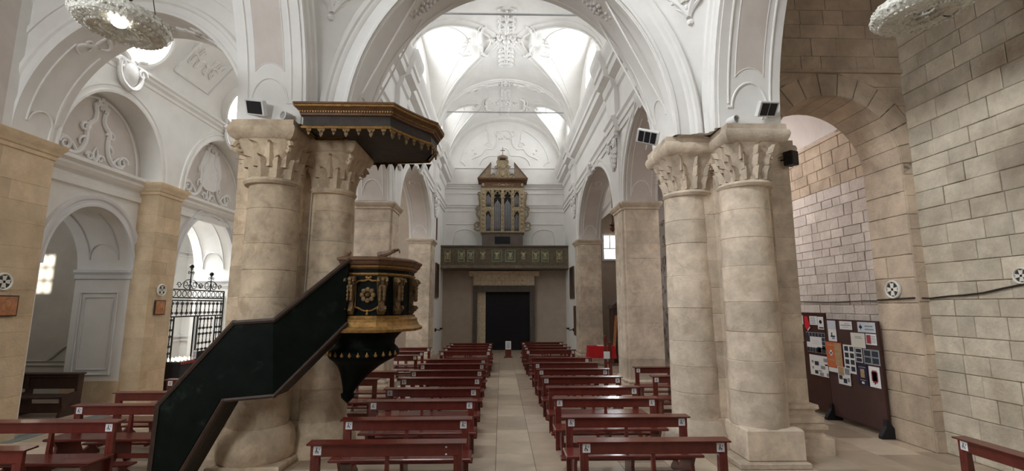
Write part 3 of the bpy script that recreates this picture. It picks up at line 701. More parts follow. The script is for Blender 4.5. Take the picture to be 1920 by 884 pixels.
for yc, a in ((11.1, 1.2), (15.4, 1.52)):
    # far jamb of each chapel: impost moulding and sunk panel
    yj = yc+a
    MB().prism([(yj+.0, 3.08), (yj-.05, 3.1), (yj-.05, 3.2), (yj-.10, 3.26), (yj-.10, 3.32), (yj, 3.34)], -10.95, WL+0.06, 'yz').build('impost', 'plaster_cool', wl)
    x0, x1 = -10.75, -9.85
    fr = lambda u, v: (u, yj-0.012, v)
    strokes3d(MB(), [([(x0, 0.75), (x1, 0.75), (x1, 2.75), (x0, 2.75), (x0, 0.75)], 0.03, 0.03), ([(x0+.1, 0.87), (x1-.1, 0.87), (x1-.1, 2.63), (x0+.1, 2.63), (x0+.1, 0.87)], 0.018, 0.018)], fr, 6).build('jamb_panel', 'plaster_cool', wl)
    b = 1.42 if a < 1.3 else 2.0
    def on_c(u, v): return (-10.28+u, yc+(a-0.012)*math.cos(v), 3.3+(b-0.012)*math.sin(v))
    st = [([(-0.36, 0.2+0.06*i) for i in range(18)], 0.018, 0.018), ([(0.36, 0.2+0.06*i) for i in range(18)], 0.018, 0.018), ([(0.36*math.cos(t), 0.2+0.3*math.sin(t)) for t in [PI*i/14 for i in range(15)]], 0.018, 0.018)]
    strokes3d(MB(), st, on_c).build('soffit_panel', 'plaster_cool', wl, True)
    MB().box(WL-1.35, WL+0.05, yj-0.06, yj+0.3, 0, 0.6).build('dado', 'stone_gold', wl)
# chapel shells
def chapel(nm, label, y0, y1, m, xb=-12.9, z=5.3):
    mb = MB().box(xb-0.2, xb, y0, y1, 0, z)
    if y0 < 10: mb.box(xb, -12.40, y0-.1, y0, 0, z).box(-11.94, -10.95, y0-.1, y0, 0, z).box(-12.40, -11.94, y0-.1, y0, 0, 4.38).box(-12.40, -11.94, y0-.1, y0, 5.12, z)
    else: mb.box(xb, -10.95, y0-0.2, y0, 0, z)
    mb.box(xb, -10.95, y1, y1+0.2, 0, z).box(xb, -10.95, y0, y1, z, z+0.2)
    return struct(nm, mb, m, label)
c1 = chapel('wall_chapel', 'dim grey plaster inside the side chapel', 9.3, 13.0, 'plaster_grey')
strokes3d(MB(), [([(u, 0.9) for u in (-12.8, -11.0)], 0.03, 0.03), ([(-12.8, 1.0), (-11.3, 1.0)], 0.02, 0.02), (bez((-12.0, 1.0), (-11.7, 1.3), (-11.6, 1.4), (-11.3, 1.45)), 0.04, 0.03), ([(-11.15, 0.2), (-11.15, 5.0)], 0.03, 0.03)], lambda u, v: (u, 12.98, v)).build('panel_moulding', 'plaster_grey', c1)
c2 = chapel('wall_chapel_gate', 'white chapel room behind the iron gate', 13.3, 19.5, 'plaster')
mb = MB()
for z in (4.35, 4.5, 1.05, 1.2): mb.box(-12.9, -12.82, 13.3, 19.5, z, z+0.06).box(-12.9, -10.95, 19.42, 19.5, z, z+0.06)
mb.build('moulding', 'plaster', c2)
strokes3d(MB(), mirror([(spiral(0.3, 0, 0.2, 0, 1.4), 0.06, 0.03), (bez((0, -0.2), (0.2, 0.3), (0.4, -0.2), (0.7, 0.2)), 0.07, 0.03), (spiral(0.1, 0.35, 0.15, 0, 1.2), 0.05, 0.03)]), lambda u, v: (-12.0+u, 19.45, 3.6+v)).build('stucco_ornament', 'stucco', c2, True)
# upper wall with lunette arches
mb = arch_wall(MB(), 'x', UPL, WL-0.02, 8.3, 26.6, 5.6, 8.15, [(10.83, 1.46, 5.6, 1.72, 0), (15.1, 1.88, 5.6, 2.05, 0), (19.9, 1.9, 5.6, 2.05, 0)], n=32, bottom=True)
up = struct('wall_left_upper', mb, 'plaster', 'white wall arches framing stucco lunettes in the left aisle', smooth=True)
struct('wall_left_lunettes', MB().box(-9.95, -9.62, 8.3, 26.6, 5.5, 8.2), 'plaster_warm', 'pale lunette fields behind the wall arches')
for yc, a, b in ((10.83, 1.46, 1.72), (15.1, 1.88, 2.05)):
    arch_mould(MB(), 'x', UPL, yc, 5.6, a, b, [(0.0, -0.03), (0.0, 0.03), (0.05, 0.04), (0.08, 0.02), (0.15, 0.02), (0.17, 0.04), (0.22, 0.04), (0.22, -0.03)], 34).build('archivolt', 'plaster', up, True)
    arch_mould(MB(), 'x', -9.62, yc, 5.7, a-0.22, b-0.22, [(0.0, 0.0), (0.0, 0.04), (0.05, 0.04), (0.05, 0.0)], 34).build('lunette_fillet', 'plaster', up, True)
    k = a/1.46
    def on_l(u, v): return (-9.59, yc-u*k, 5.72+v*k)
    st = mirror([(spiral(0.78, 0.2, 0.16, 0, 1.3), 0.05, 0.03), (bez((0.78, 0.06), (0.35, -0.05), (0.25, 0.4), (0.3, 0.65)), 0.06, 0.05), (bez((0.3, 0.65), (0.35, 0.95), (0.05, 0.8), (0.12, 1.2)), 0.06, 0.05),
                 (spiral(0.36, 0.72, 0.12, PI, -1.2), 0.045, 0.025), (bez((0.12, 1.2), (0.2, 1.3), (0.1, 1.38), (0, 1.4)), 0.06, 0.04), (bez((0.3, 0.5), (0.45, 0.5), (0.5, 0.35), (0.42, 0.3)), 0.04, 0.02), (bez((0.5, 0.1), (0.6, 0.3), (0.75, 0.35), (0.95, 0.25)), 0.04, 0.02), (spiral(0.15, 0.1, 0.1, 0, 1.2), 0.04, 0.02), (bez((0, 0), (0.1, 0.15), (0.05, 0.25), (0, 0.35)), 0.04, 0.02)])
    mb = strokes3d(MB(), st, on_l); blobs(mb, [(0.08, 1.42), (-0.08, 1.42), (0.16, 1.32), (-0.16, 1.32), (0, 1.5), (0, 1.3)], on_l, 0.07)
    if k > 1.2:
        mb.prism([(yc+p[0], 5.72+p[1]) for p in [(-0.5, 0.5), (-0.55, 1.1), (-0.35, 1.6), (0.35, 1.6), (0.55, 1.1), (0.5, 0.5), (0.2, 0.35), (-0.2, 0.35)]], -9.63, -9.56, 'yz')
    mb.build('stucco_ornament', 'stucco', up, True)
# cornice at lunette foot and above the arches
tr4 = structe('trim_4', 'white cornice under the left aisle lunettes'); tr5 = structe('trim_5', 'white cornice at the foot of the left aisle vault')
for y0, y1 in ((9.36, 12.3), (13.2, 17.0)):
    MB().prism([(WL+p, z) for p, z in ((0, 5.05), (.06, 5.07), (.06, 5.2), (.02, 5.22), (.02, 5.32), (.10, 5.38), (.16, 5.46), (.16, 5.52), (.24, 5.58), (.24, 5.66), (0, 5.7))], y0, y1, 'xz').build('cornice_segment', 'plaster', tr4)
MB().prism([(UPL+p, z) for p, z in ((0, 7.86), (.03, 7.88), (.03, 7.96), (.09, 8.02), (.09, 8.08), (.14, 8.12), (.14, 8.18), (0, 8.22))], 9.4, 26.5, 'xz').build('cornice_segment', 'plaster', tr5)
# transverse arch of the left aisle
TX, TA, TZ, TB = -7.0, 2.1, 5.6, 2.38
mb = arch_wall(MB(), 'y', 8.5, 9.4, -9.6, -4.45, 5.42, 9.4, [(TX, TA, TZ, TB, 0)], n=40)
wtl = struct('wall_left_arch', mb, 'plaster', 'white cross arch over the left aisle', smooth=True)
arch_mould(MB(), 'y', 8.5, TX, TZ, TA, TB, [(0.0, 0.03), (0.0, -0.04), (0.05, -0.05), (0.08, -0.02), (0.2, -0.02), (0.23, -0.06), (0.29, -0.07), (0.33, -0.02), (0.33, 0.03)], 44).build('archivolt', 'plaster', wtl, True)
arch_mould(MB(), 'y', 8.5, TX, TZ, TA, TB, [(0.62, 0.03), (0.62, -0.03), (0.70, -0.04), (0.70, 0.03)], 44).build('archivolt', 'plaster', wtl, True)
def on_t(u, v): return (TX+(TA-0.01)*math.cos(v), 8.95+u, TZ+(TB-0.01)*math.sin(v))
st = []
for e in (0, 1):
    q = (lambda v: v) if e == 0 else (lambda v: PI-v)
    st += [([(-0.27, q(0.12+0.05*i)) for i in range(16)], 0.018, 0.018), ([(0.27, q(0.12+0.05*i)) for i in range(16)], 0.018, 0.018), ([(0.24*math.cos(t), q(0.12+0.11*math.sin(t))) for t in [PI*i/12 for i in range(13)]], 0.018, 0.018)]
strokes3d(MB(), st, on_t).build('soffit_panel', 'plaster', wtl, True)
mb = MB()
for sg in (-1, 1): strokes3d(mb, sprig(1.3, 0.3, 0.035), lambda u, v: on_t(v, PI/2-sg*(0.15+u*0.42)))
rosette(mb, lambda u, v: on_t(v, PI/2-u*0.42), 0.22)
mb.build('stucco_garland', 'stucco', wtl, True)
lv = barrel('ceiling_left_aisle', 'white barrel vault of the left aisle with round windows and stucco panels', -6.75, 2.37, 8.15, 2.1, 9.38, 26.6, 'plaster', 30, 6)
def on_lv(u, v, h=0.02): return (-6.75+(2.37-h)*math.cos(v), u, 8.15+(2.1-h)*math.sin(v))
for yc in (12.98, 17.6):                               # stuccoed panels on the wall-side haunch
    st = [([(yc-0.75, PI-0.28), (yc+0.75, PI-0.28), (yc+0.75, PI-0.95), (yc-0.75, PI-0.95), (yc-0.75, PI-0.28)], 0.035, 0.035)]
    st += [([(yc+sg*(0.05+u*0.55), PI-0.6+v*0.5) for u, v in p], a, b) for sg in (-1, 1) for p, a, b in sprig(1.0, 0.35, 0.035)]
    strokes3d(MB(), st, on_lv).build('stucco_panel', 'stucco', lv, True)
barrel('ceiling_left_arm', 'white vault over the left arm', -6.8, 2.35, 8.3, 1.8, -8.1, 8.52, 'plaster')
struct('wall_left_arm', MB().box(-9.9, -9.1, -8.1, 8.3, 0, 9.0), 'plaster_warm', 'side wall of the left arm at the left edge')
for k, yc in enumerate((10.95, 15.35)):                 # round windows in the haunch
    win = structe('window_%d' % (7+k), 'glowing round window in the left aisle vault, '+('nearer, behind the ring lamp' if k == 0 else 'farther, beside the capital'))
    n = Vector((1, 0, -0.48)).normalized(); c = Vector((-8.93, yc, 8.95))+n*0.13; uu = Vector((0, 1, 0)); vv = n.cross(uu)
    def ring(r, h, q=28): return [c+uu*r*math.cos(2*PI*i/q)+vv*r*math.sin(2*PI*i/q)+n*h for i in range(q)]
    mb = MB(); R0 = 0.64 if k == 0 else 0.78
    mb.loft([ring(R0, -0.3), ring(R0, 0.06), ring(R0+.05, 0.09), ring(R0+.12, 0.07), ring(R0+.14, 0.0), ring(R0+.14, -0.3)], caps=False).build('reveal', 'plaster', win, True)
    MB().loft([ring(R0, -0.06), ring(R0, -0.03)]).build('pane', 'window_glow', win)
    mb = MB()
    for a in (0, PI/2): mb.tube([c+uu*R0*math.cos(a)*e+vv*R0*math.sin(a)*e-n*0.02 for e in (-1, 1)], 0.015)
    mb.build('muntin', 'white_plastic', win)
    # cartouche on the cornice below it
    yk = 10.83 if k == 0 else 15.1
    def on_k(u, v): return (-9.0, yk-u, 7.92+v)
    mb = strokes3d(MB(), mirror([(spiral(0.32, 0.1, 0.14, 0, 1.3), 0.06, 0.03), (bez((0, -0.4), (0.3, -0.35), (0.4, -0.1), (0.3, 0.25)), 0.07, 0.04), (bez((0.1, 0.3), (0.2, 0.45), (0.35, 0.4), (0.45, 0.5)), 0.06, 0.03)]), on_k)
    mb.ball((-9.03, yk, 7.92), 0.1, 0.26, 0.34, 10, 6); mb.build('stucco_cartouche', 'stucco', win, True)
# end window of the right aisle
win = structe('window_9', 'small bright barred window at the end of the right aisle')
MB().box(5.6, 6.3, 26.44, 26.48, 5.0, 5.55).box(5.6, 6.3, 26.44, 26.48, 5.62, 6.3).build('pane', 'window_glow', win)
MB().box(5.5, 5.6, 26.4, 26.5, 4.9, 6.4).box(6.3, 6.4, 26.4, 26.5, 4.9, 6.4).box(5.6, 6.3, 26.4, 26.5, 4.9, 5.0).box(5.6, 6.3, 26.4, 26.5, 5.55, 5.62).box(5.9, 5.96, 26.4, 26.46, 5.62, 6.3).build('muntin', 'white_plastic', win)
# ================================================================== PIERS
def mir(poly, s): return poly if s > 0 else [(-x, y) for x, y in reversed(poly)]
def rect(cx, cy, hx, hy): return [(cx-hx, cy-hy), (cx+hx, cy-hy), (cx+hx, cy+hy), (cx-hx, cy+hy)]
leaf_cache = {}
def leaf_mesh(h, w, m):
    key = (h, w, m)
    if key not in leaf_cache:
        mb = MB(); P = []
        for j in range(7):
            t = j/6; z = h*(t if t < 0.85 else 0.85+0.05*(t-.85)); out = 0.03+0.10*t*t+(0.07 if t > .95 else 0)
            ww = w*(0.55+0.6*math.sin(PI*min(1, t*0.9+0.1)))*(1-0.55*t*t)*(1+0.12*(-1)**j)
            P.append([(-ww, out-0.04, z), (-ww*.5, out+0.0, z), (0, out+0.035, z), (ww*.5, out, z), (ww, out-0.04, z)])
        mb.grid(P); me = mb.mesh('acanthus_leaf', True); me.materials.append(M[m]); leaf_cache[key] = me
    return leaf_cache[key]
def column(p, cx, cy, r, z0, z1, m, drums):
    z = z0
    hs = [random.uniform(0.8, 1.2) for _ in range(drums)]; k = (z1-z0)/sum(hs)
    for i, h in enumerate(hs):
        h *= k; f = lambda zz: r*(1.07-0.10*((zz-z0)/(z1-z0)))
        rr = random.uniform(-0.004, 0.004); c = 0.008
        MB().lathe([(f(z)-c+rr, z), (f(z)+rr, z+c), (f(z+h)+rr, z+h-c), (f(z+h)-c+rr, z+h)], (cx, cy, 0), 36).build('stone_drum', m, p, True)
        z += h
def capital(p, cx, cy, r, z0, z1, hw, m, style):
    mb = MB(); n = 40; rings = []
    mb.lathe([(r, z0-0.11), (r+0.05, z0-0.09), (r+0.075, z0-0.045), (r+0.05, z0), (r, z0)], (cx, cy, 0), 36)
    for j in range(9):
        t = j/8; z = z0+(z1-z0)*t; e = 2+5*t**2; R = r+(hw*0.98-r)*(0.15*t+0.85*t**2.2)
        ring = []
        for i in range(n):
            a = 2*PI*i/n; c, s_ = math.cos(a), math.sin(a); q = (abs(c)**e+abs(s_)**e)**(-1/e); ring.append((cx+R*q*c, cy+R*q*s_, z))
        rings.append(ring)
    mb.loft(rings); cap = mb.build('capital', m, p, True)
    H = z1-z0
    tiers = ((0.0, 0.62, 12, 0.0), (0.28, 0.72, 12, 0.5)) if style == 'leaf' else ((0.02, 0.42, 16, 0.0), (0.30, 0.45, 14, 0.5), (0.55, 0.45, 12, 0.0))
    for zo, hh, cnt, ph in tiers:
        lw = (0.10 if style == 'leaf' else 0.065)
        for k in range(cnt):
            a = 2*PI*(k+ph)/cnt; t = zo; e = 2+5*t**2; R = r+(hw*.98-r)*(0.15*t+0.85*t**2.2)
            q = (abs(math.cos(a))**e+abs(math.sin(a))**e)**(-1/e)
            o = link('acanthus_leaf', leaf_mesh(round(H*hh, 3), lw, m), cap, (cx+R*q*math.cos(a), cy+R*q*math.sin(a), z0+H*zo), (0, 0, a-PI/2))
    if style == 'leaf':
        for sx, sy in ((-1, -1), (1, -1), (-1, 1), (1, 1)):
            mb = MB().tube([(cx+sx*(hw-0.10)+sx*0.09*(1-i/20)*math.cos(i*.55)*0.7, cy+sy*(hw-0.10)+sy*0.09*(1-i/20)*math.cos(i*.55)*0.7, z1-0.14+0.10*(1-i/20)*math.sin(i*.55)) for i in range(18)], 0.045, 0.025)
            mb.build('volute', m, cap, True)
ABP = [(-.10, 5.10), (-.03, 5.14), (0.0, 5.20), (.015, 5.26), (0.0, 5.32), (-.03, 5.34), (-.03, 5.43)]
def cluster_pier(s, m, label, style):
    p = thing('cluster_pier', label, 'pier', (0, 0, 0))
    xo = 5.08 if s > 0 else 4.86
    core = [(3.40,8.3),(3.66,8.3),(3.66,8.05),(4.5,8.05),(4.5,8.3),(xo,8.3),(xo,9.1),(4.5,9.1),(4.5,9.3),(3.66,9.3),(3.66,9.1),(3.40,9.1)]
    core = mir(core, s)
    z = 0.0; hs = [0.55]+[random.uniform(0.36, 0.62) for _ in range(9)]; k = (5.12-0.55)/sum(hs[1:]); hs = [0.55]+[h*k for h in hs[1:]]
    for i, h in enumerate(hs):
        mb = MB(); q = random.uniform(-0.004, 0.004)+(0.035 if i == 0 else 0); c = 0.007
        mb.loft([[(x, y, zz) for x, y in offset_poly(core, q+d)] for zz, d in ((z, -c), (z+c, 0), (z+h-c, 0), (z+h, -c))]).build('stone_course', m, p)
        z += h
    column(p, s*4.02, 7.97, 0.41, 0.55, 4.50, m, 8); column(p, s*3.30, 8.66, 0.41, 0.5, 4.50, m, 8)
    capital(p, s*4.05, 7.95, 0.38, 4.50, 5.13, 0.50, m, style); capital(p, s*3.32, 8.64, 0.38, 4.50, 5.13, 0.54, m, style)
    for cx, cy, hx, hy in ((4.05, 7.92, .53, .52), (3.32, 8.63, .58, .58)):
        moulded(MB(), rect(s*cx, cy, hx, hy), ABP).build('abacus', m, p, True)
    moulded(MB(), offset_poly(core, 0.10), ABP).build('impost', m, p, True)
    # bases
    if s > 0: MB().cbox(*sorted((s*3.59, s*4.47)), 7.52, 8.3, 0.08, 0.56, 0.03).build('plinth', m, p)
    MB().cbox(*sorted((s*3.42, s*4.5)), 7.44, 8.5, 0.0, 0.09, 0.015).build('base_slab', m, p)
    MB().lathe([(0.62, 0.0), (0.60, 0.22), (0.52, 0.36), (0.44, 0.52)], (s*3.30, 8.66, 0), 28).build('base', m, p, True)
    mb = MB(); moulded(mb, rect(s*(xo-.25), 8.66, .40, .50), [(0.08, 0), (0.08, 0.26), (0.0, 0.28), (-0.02, 0.34), (0.03, 0.40), (0.03, 0.46), (-0.05, 0.5)])
    moulded(mb, rect(s*(xo-.28), 8.70, .30, .42), [(.06, .44), (.12, .50), (.12, .58), (.04, .62), (.03, .68), (.08, .72), (.07, .78), (0, .80)]); mb.build('base', m, p, True)
    return p
pr = cluster_pier(1, 'stone_pale', 'tall cluster of stone columns right of the pews, beside the notice boards', 'small')
pl = cluster_pier(-1, 'stone', 'tall cluster of stone columns behind the pulpit stairs', 'leaf')
MB().lathe([(0.50, 0.05), (0.56, 0.12), (0.57, 0.3), (0.54, 0.48), (0.455, 0.58)], (-4.02, 7.97, 0), 30).build('base', 'stone', pl, True)

# plain piers of the nave arcades
def nave_pier(s, y0, y1, m, label):
    p = thing('nave_pier', label, 'pier', (0, 0, 0), group='nave arcade piers')
    poly = mir([(XW-0.05, y0+.18), (XW, y0+.18), (XW, y0), (4.4, y0), (4.4, y1), (XW, y1), (XW, y1-.18), (XW-0.05, y1-.18)], s)
    z = 0.0
    while z < 5.2:
        h = random.uniform(0.38, 0.55); h = min(h, 5.22-z)
        if 5.22-z-h < 0.2: h = 5.22-z
        q = random.uniform(-.003, .003)
        MB().loft([[(x, y, zz) for x, y in offset_poly(poly, q+d)] for zz, d in ((z, -.006), (z+.006, 0), (z+h-.006, 0), (z+h, -.006))]).build('stone_course', m, p)
        z += h
        if z > 5.21: break
    moulded(MB(), poly, [(0.0, 5.2), (.03, 5.22), (.03, 5.27), (.09, 5.33), (.11, 5.39), (.09, 5.44), (0, 5.445)]).build('impost', m, p, True)
    moulded(MB(), poly, [(.10, 0), (.10, .22), (.05, .28), (.06, .34), (0, .4)]).build('base', m, p, True)
nave_pier(1, 13.5, 14.8, 'stone_pale', 'square stone pier right of the pews, before the red table')
nave_pier(1, 21.6, 22.9, 'stone_pale', 'far stone pier behind the red-covered table')
nave_pier(-1, 13.6, 14.8, 'stone_pale', 'square stone pier seen behind the pulpit body')
nave_pier(-1, 21.6, 22.9, 'stone_pale', 'far left stone pier near the organ gallery')
def wall_pier(y0, y1, label, zt=5.3):
    p = thing('wall_pier', label, 'pier', (0, 0, 0), group='left aisle wall piers')
    poly = [(-9.62, y0), (-9.1, y0), (-9.1, y1), (-9.62, y1)]
    z = 0.0
    while z < zt-0.01:
        h = random.uniform(0.32, 0.46); h = min(h, zt-z)
        if zt-z-h < 0.2: h = zt-z
        k = random.uniform(0.25, 0.75); ym = y0+(y1-y0)*k
        for a, b in ((y0, ym), (ym, y1)):
            q = random.uniform(-.003, .003)
            MB().loft([[(-9.62, a+.001+d, zz), (-9.1+q-d, a+.001+d, zz), (-9.1+q-d, b-.001-d, zz), (-9.62, b-.001-d, zz)] for zz, d in ((z, .006), (z+.006, 0), (z+h-.006, 0), (z+h, .006))]).build('stone_block', 'stone_gold', p)
        z += h
    moulded(MB(), poly, [(0, zt-.02), (.03, zt), (.03, zt+.07), (.06, zt+.09), (.08, zt+.16), (.13, zt+.22), (.14, zt+.30), (0, zt+.31)]).build('impost', 'stone_gold', p, True)
    return p
wall_pier(7.2, 9.36, 'golden stone wall pier at the left edge of the picture')
wall_pier(12.3, 13.2, 'golden stone wall pier between the side chapel and the iron gate')
wall_pier(17.0, 18.0, 'golden stone wall pier beyond the iron gate')

# ================================================================== PULPIT
pu = thing('pulpit', 'dark green pulpit with gilded scrolls and rosette panel hanging on the pier', 'pulpit', (-2.3, 8.2, 0.9))
PB = [(-2.58, 7.48), (-2.10, 7.48), (-1.99, 7.55), (-1.76, 7.86), (-1.72, 8.0), (-1.72, 8.5), (-1.9, 8.8), (-2.58, 8.8)]
def pbuild(mb, name, m, parent=None, smooth=False, o=(-2.3, 8.2, 0.9)):
    if parent is None or parent.type == 'EMPTY':
        mb.v = [(x-o[0], y-o[1], z-o[2]) for x, y, z in mb.v]
        return mb.build(name, m, parent, smooth)
    mb.v = [(x-o[0], y-o[1], z-o[2]) for x, y, z in mb.v]
    return mb.build(name, m, parent, smooth)
body = pbuild(moulded(MB(), PB, [(0, 2.25), (0, 3.02)]), 'body', 'green_marble', pu)
pbuild(moulded(MB(), PB, [(0, 2.9), (.02, 2.92), (.02, 2.94), (0, 2.95)]), 'gilt_fillet', 'gold', pu)
pbuild(moulded(MB(), PB, [(.01, 3.0), (.04, 3.02), (.05, 3.05), (.09, 3.08), (.11, 3.13), (.13, 3.14), (.13, 3.17), (.06, 3.2), (.0, 3.2)]), 'rail_moulding', 'brown_gilt', pu)
pbuild(moulded(MB(), PB, [(.045, 3.035), (.055, 3.04), (.055, 3.055), (.045, 3.06)]), 'gilt_fillet', 'gold', pu)
pbuild(moulded(MB(), PB, [(0, 2.02), (.15, 2.03), (.16, 2.07), (.10, 2.12), (.07, 2.18), (.07, 2.22), (.03, 2.25), (.03, 2.28), (0, 2.28)]), 'foot_moulding', 'gold', pu)
# bulging corbel tapering to the tip
rings = []
for z, r, q in ((2.03, .60, 0), (1.96, .53, .03), (1.88, .475, .08), (1.80, .475, .1), (1.75, .53, .12), (1.70, .57, .14), (1.64, .57, .16), (1.59, .53, .2), (1.54, .44, .28), (1.46, .34, .4), (1.35, .25, .58), (1.22, .17, .76), (1.10, .11, .9), (1.03, .085, .97), (1.01, .11, 1), (0.95, .10, 1), (0.90, .05, 1), (0.86, .01, 1)):
    cx = -2.40*(1-q)-2.68*q; cy = 8.12
    rings.append([(cx+r*math.cos(2*PI*i/28), cy+r*math.sin(2*PI*i/28), z) for i in range(28)])
pbuild(MB().loft(rings), 'corbel', 'green_marble', pu, True)
for k in range(12):
    an = PI*1.10+PI*.8*k/11; q = .15; cx = -2.44
    mb = MB(); c_ = (cx+.575*math.cos(an), 8.12+.575*math.sin(an))
    mb.ball((c_[0], c_[1], 1.665), .03, .02, .028, 6, 4); mb.ball((c_[0], c_[1], 1.69), .014, .014, .03, 6, 4)
    pbuild(mb, 'gilt_leaf', 'gold', pu, True)
# framed panel and rosette on the front, scroll consoles at the corners
fp = lambda u, v: (-2.24+u, 7.465, 2.6+v)
mb = strokes3d(MB(), mirror([(bez((0, 0.25), (0.08, 0.18), (0.12, 0.26), (0.19, 0.19)), 0.018, 0.012), ([(0.19, 0.22), (0.19, -0.2)], 0.010, 0.010), (bez((0.19, -0.19), (0.1, -0.2), (0.08, -0.26), (0, -0.24)), 0.015, 0.012)]), fp)
blobs(mb, [(0, 0.26), (0, -0.25), (0, -0.29), (0.03, 0.27), (-0.03, 0.27)], fp, 0.025)
pf = MB(); pf.v = mb.v; pf.f = mb.f
fr = pbuild(pf, 'panel_frame', 'gold', pu, True)
mb = MB()
for k in range(8):
    a = 2*PI*k/8; mb.ball(fp(0.085*math.cos(a), 0.085*math.sin(a)), 0.045, 0.03, 0.045, 7, 4)
mb.ball(fp(0, 0), 0.04, 0.05, 0.04)
pbuild(mb, 'rosette', 'gold_dull', pu, True)
def console(cx, cy, ang):
    d = Vector((math.sin(ang), -math.cos(ang), 0)); r = Vector((math.cos(ang), math.sin(ang), 0)); c = Vector((cx, cy, 0))
    mb = MB()
    P = lambda u, h, z: c+r*u+d*h+Vector((0, 0, z))
    mb.loft([[P(-w, 0, z), P(-w, h, z), P(w, h, z), P(w, 0, z)] for w, h, z in ((.05, .05, 2.3), (.06, .09, 2.36), (.045, .05, 2.46), (.06, .05, 2.6), (.075, .09, 2.75), (.08, .12, 2.86), (.07, .05, 2.89))])
    for sg in (-1, 1):
        mb.tube([P(sg*.065, .09+.055*(1-i/18)*math.cos(i*.6), 2.80+.07*(1-i/18)*math.sin(i*.6)) for i in range(16)], 0.022, 0.012)
        mb.tube([P(sg*.055, .08+.04*(1-i/18)*math.cos(i*.6), 2.38+.05*(1-i/18)*math.sin(i*.6)) for i in range(16)], 0.018, 0.010)
        for k in range(4): mb.ball(P(sg*0.03, .10, 2.72-.06*k), .03, .03, .045, 6, 4)
    for k in range(4): mb.ball(P(0, .11-.01*k, 2.84-.05*k), .045-.005*k, .03, .04, 6, 4)
    pbuild(mb, 'scroll_console', 'gold_dull', pu, True)
console(-2.50, 7.48, 0); console(-2.04, 7.50, 0.35); console(-1.86, 7.72, 0.95); console(-1.72, 8.15, 1.45)
# carved arm lying on the rail, once holding a crucifix
mb = MB(); mb.tube([(-2.12, 7.5, 3.22), (-1.98, 7.5, 3.25), (-1.90, 7.5, 3.28)], 0.05, 0.035, 8); mb.tube([(-2.1, 7.5, 3.22), (-2.06, 7.5, 3.23)], 0.058, 0.055, 8)
mb.ball((-1.875, 7.5, 3.29), 0.042, 0.032, 0.034)
for k in range(4):
    y = 7.478+0.014*k
    mb.tube([(-1.85, y, 3.305-0.006*k), (-1.80, y-.004, 3.325-0.008*k), (-1.775, y-.01, 3.31-0.012*k), (-1.785, y-.018, 3.29-.012*k)], 0.010, 0.008, 6)
mb.tube([(-1.88, 7.475, 3.30), (-1.85, 7.455, 3.315), (-1.815, 7.455, 3.305)], 0.012, 0.009, 6)
o = pbuild(mb, 'carved_arm', 'wrist_wood', pu, True); o['label'] = 'small carved wooden forearm and hand on the rim'
mb = MB(); mb.ball((-2.6, 7.5, 3.22), .05, .05, .05).ball((-2.56, 7.5, 3.26), .025, .02, .03); pbuild(mb, 'corner_finial', 'brown_gilt', pu, True)

# ------------------------------------------------------------------ canopy
ca = thing('pulpit_canopy', 'gilded brown sounding board with hanging fringe above the pulpit', 'canopy', (-2.4, 8.5, 5.2))
CP = [(-3.42, 7.42), (-1.98, 7.42)]+[(-1.98+0.34*(1-math.cos(t))+0.22*math.sin(t), 7.42+0.62*math.sin(t)*0.7+0.36*(1-math.cos(t))) for t in [PI/2*i/6 for i in range(1, 7)]]+[(-1.38, 8.7), (-1.62, 9.3), (-2.95, 9.5), (-2.95, 8.0), (-3.42, 8.0)]
oc = (-2.4, 8.5, 5.2)
pbuild(moulded(MB(), CP, [(-.05, 5.32), (-.02, 5.34), (-.02, 5.50)], False), 'frieze_board', 'canopy_dark', ca, False, oc)
pbuild(moulded(MB(), CP, [(-.03, 5.28), (0.0, 5.285), (0.01, 5.31), (-.02, 5.335)], False), 'lower_fillet', 'gold', ca, False, oc)
pbuild(moulded(MB(), CP, [(-.02, 5.49), (0.02, 5.50), (.03, 5.57), (.06, 5.60), (.08, 5.615)], False), 'cornice_moulding', 'brown_gilt', ca, False, oc)
pbuild(moulded(MB(), CP, [(.07, 5.61), (.10, 5.62), (.11, 5.645), (.08, 5.65)], False), 'upper_fillet', 'gold', ca, False, oc)
pbuild(moulded(MB(), CP, [(.08, 5.645), (.11, 5.66), (.11, 5.69), (-.05, 5.70)]), 'top_board', 'brown_gilt', ca, False, oc)
pbuild(moulded(MB(), CP, [(-.10, 5.30), (-.10, 5.34)]), 'ceiling_board', 'canopy_dark', ca, False, oc)
mb = MB(); seq = offset_poly(CP, 0.035)
def along(poly, step):
    out = []
    for i in range(len(poly)-5):
        a, b = Vector(poly[i]), Vector(poly[i+1]); n = max(1, round((b-a).length/step))
        for k in range(n): out.append((a+(b-a)*(k+.5)/n, (b-a).normalized()))
    return out
for q, t in along(seq, 0.042): mb.box(q.x-.012, q.x+.012, q.y-.014, q.y+.014, 5.535, 5.565)
pbuild(mb, 'dentil_row', 'gold', ca, False, oc)
for k, (q, t) in enumerate(along(offset_poly(CP, -0.02), 0.19)):
    big = 1.25 if k % 2 else 0.85
    mb = MB(); n = Vector((t.y, -t.x))
    prof = [(-.05*big, 5.285), (-.045*big, 5.25), (-.02*big, 5.24-.02*big), (-.025*big, 5.24-.045*big), (0, 5.24-.085*big), (.025*big, 5.24-.045*big), (.02*big, 5.24-.02*big), (.045*big, 5.25), (.05*big, 5.285)]
    mb.loft([[(q.x+t.x*u+n.x*h, q.y+t.y*u+n.y*h, z) for u, z in prof] for h in (-.012, .012)])
    mb.ball((q.x+n.x*.015, q.y+n.y*.015, 5.235), .018, .018, .018, 6, 4)
    pbuild(mb, 'fringe_pendant', 'gold_dull', ca, False, oc)
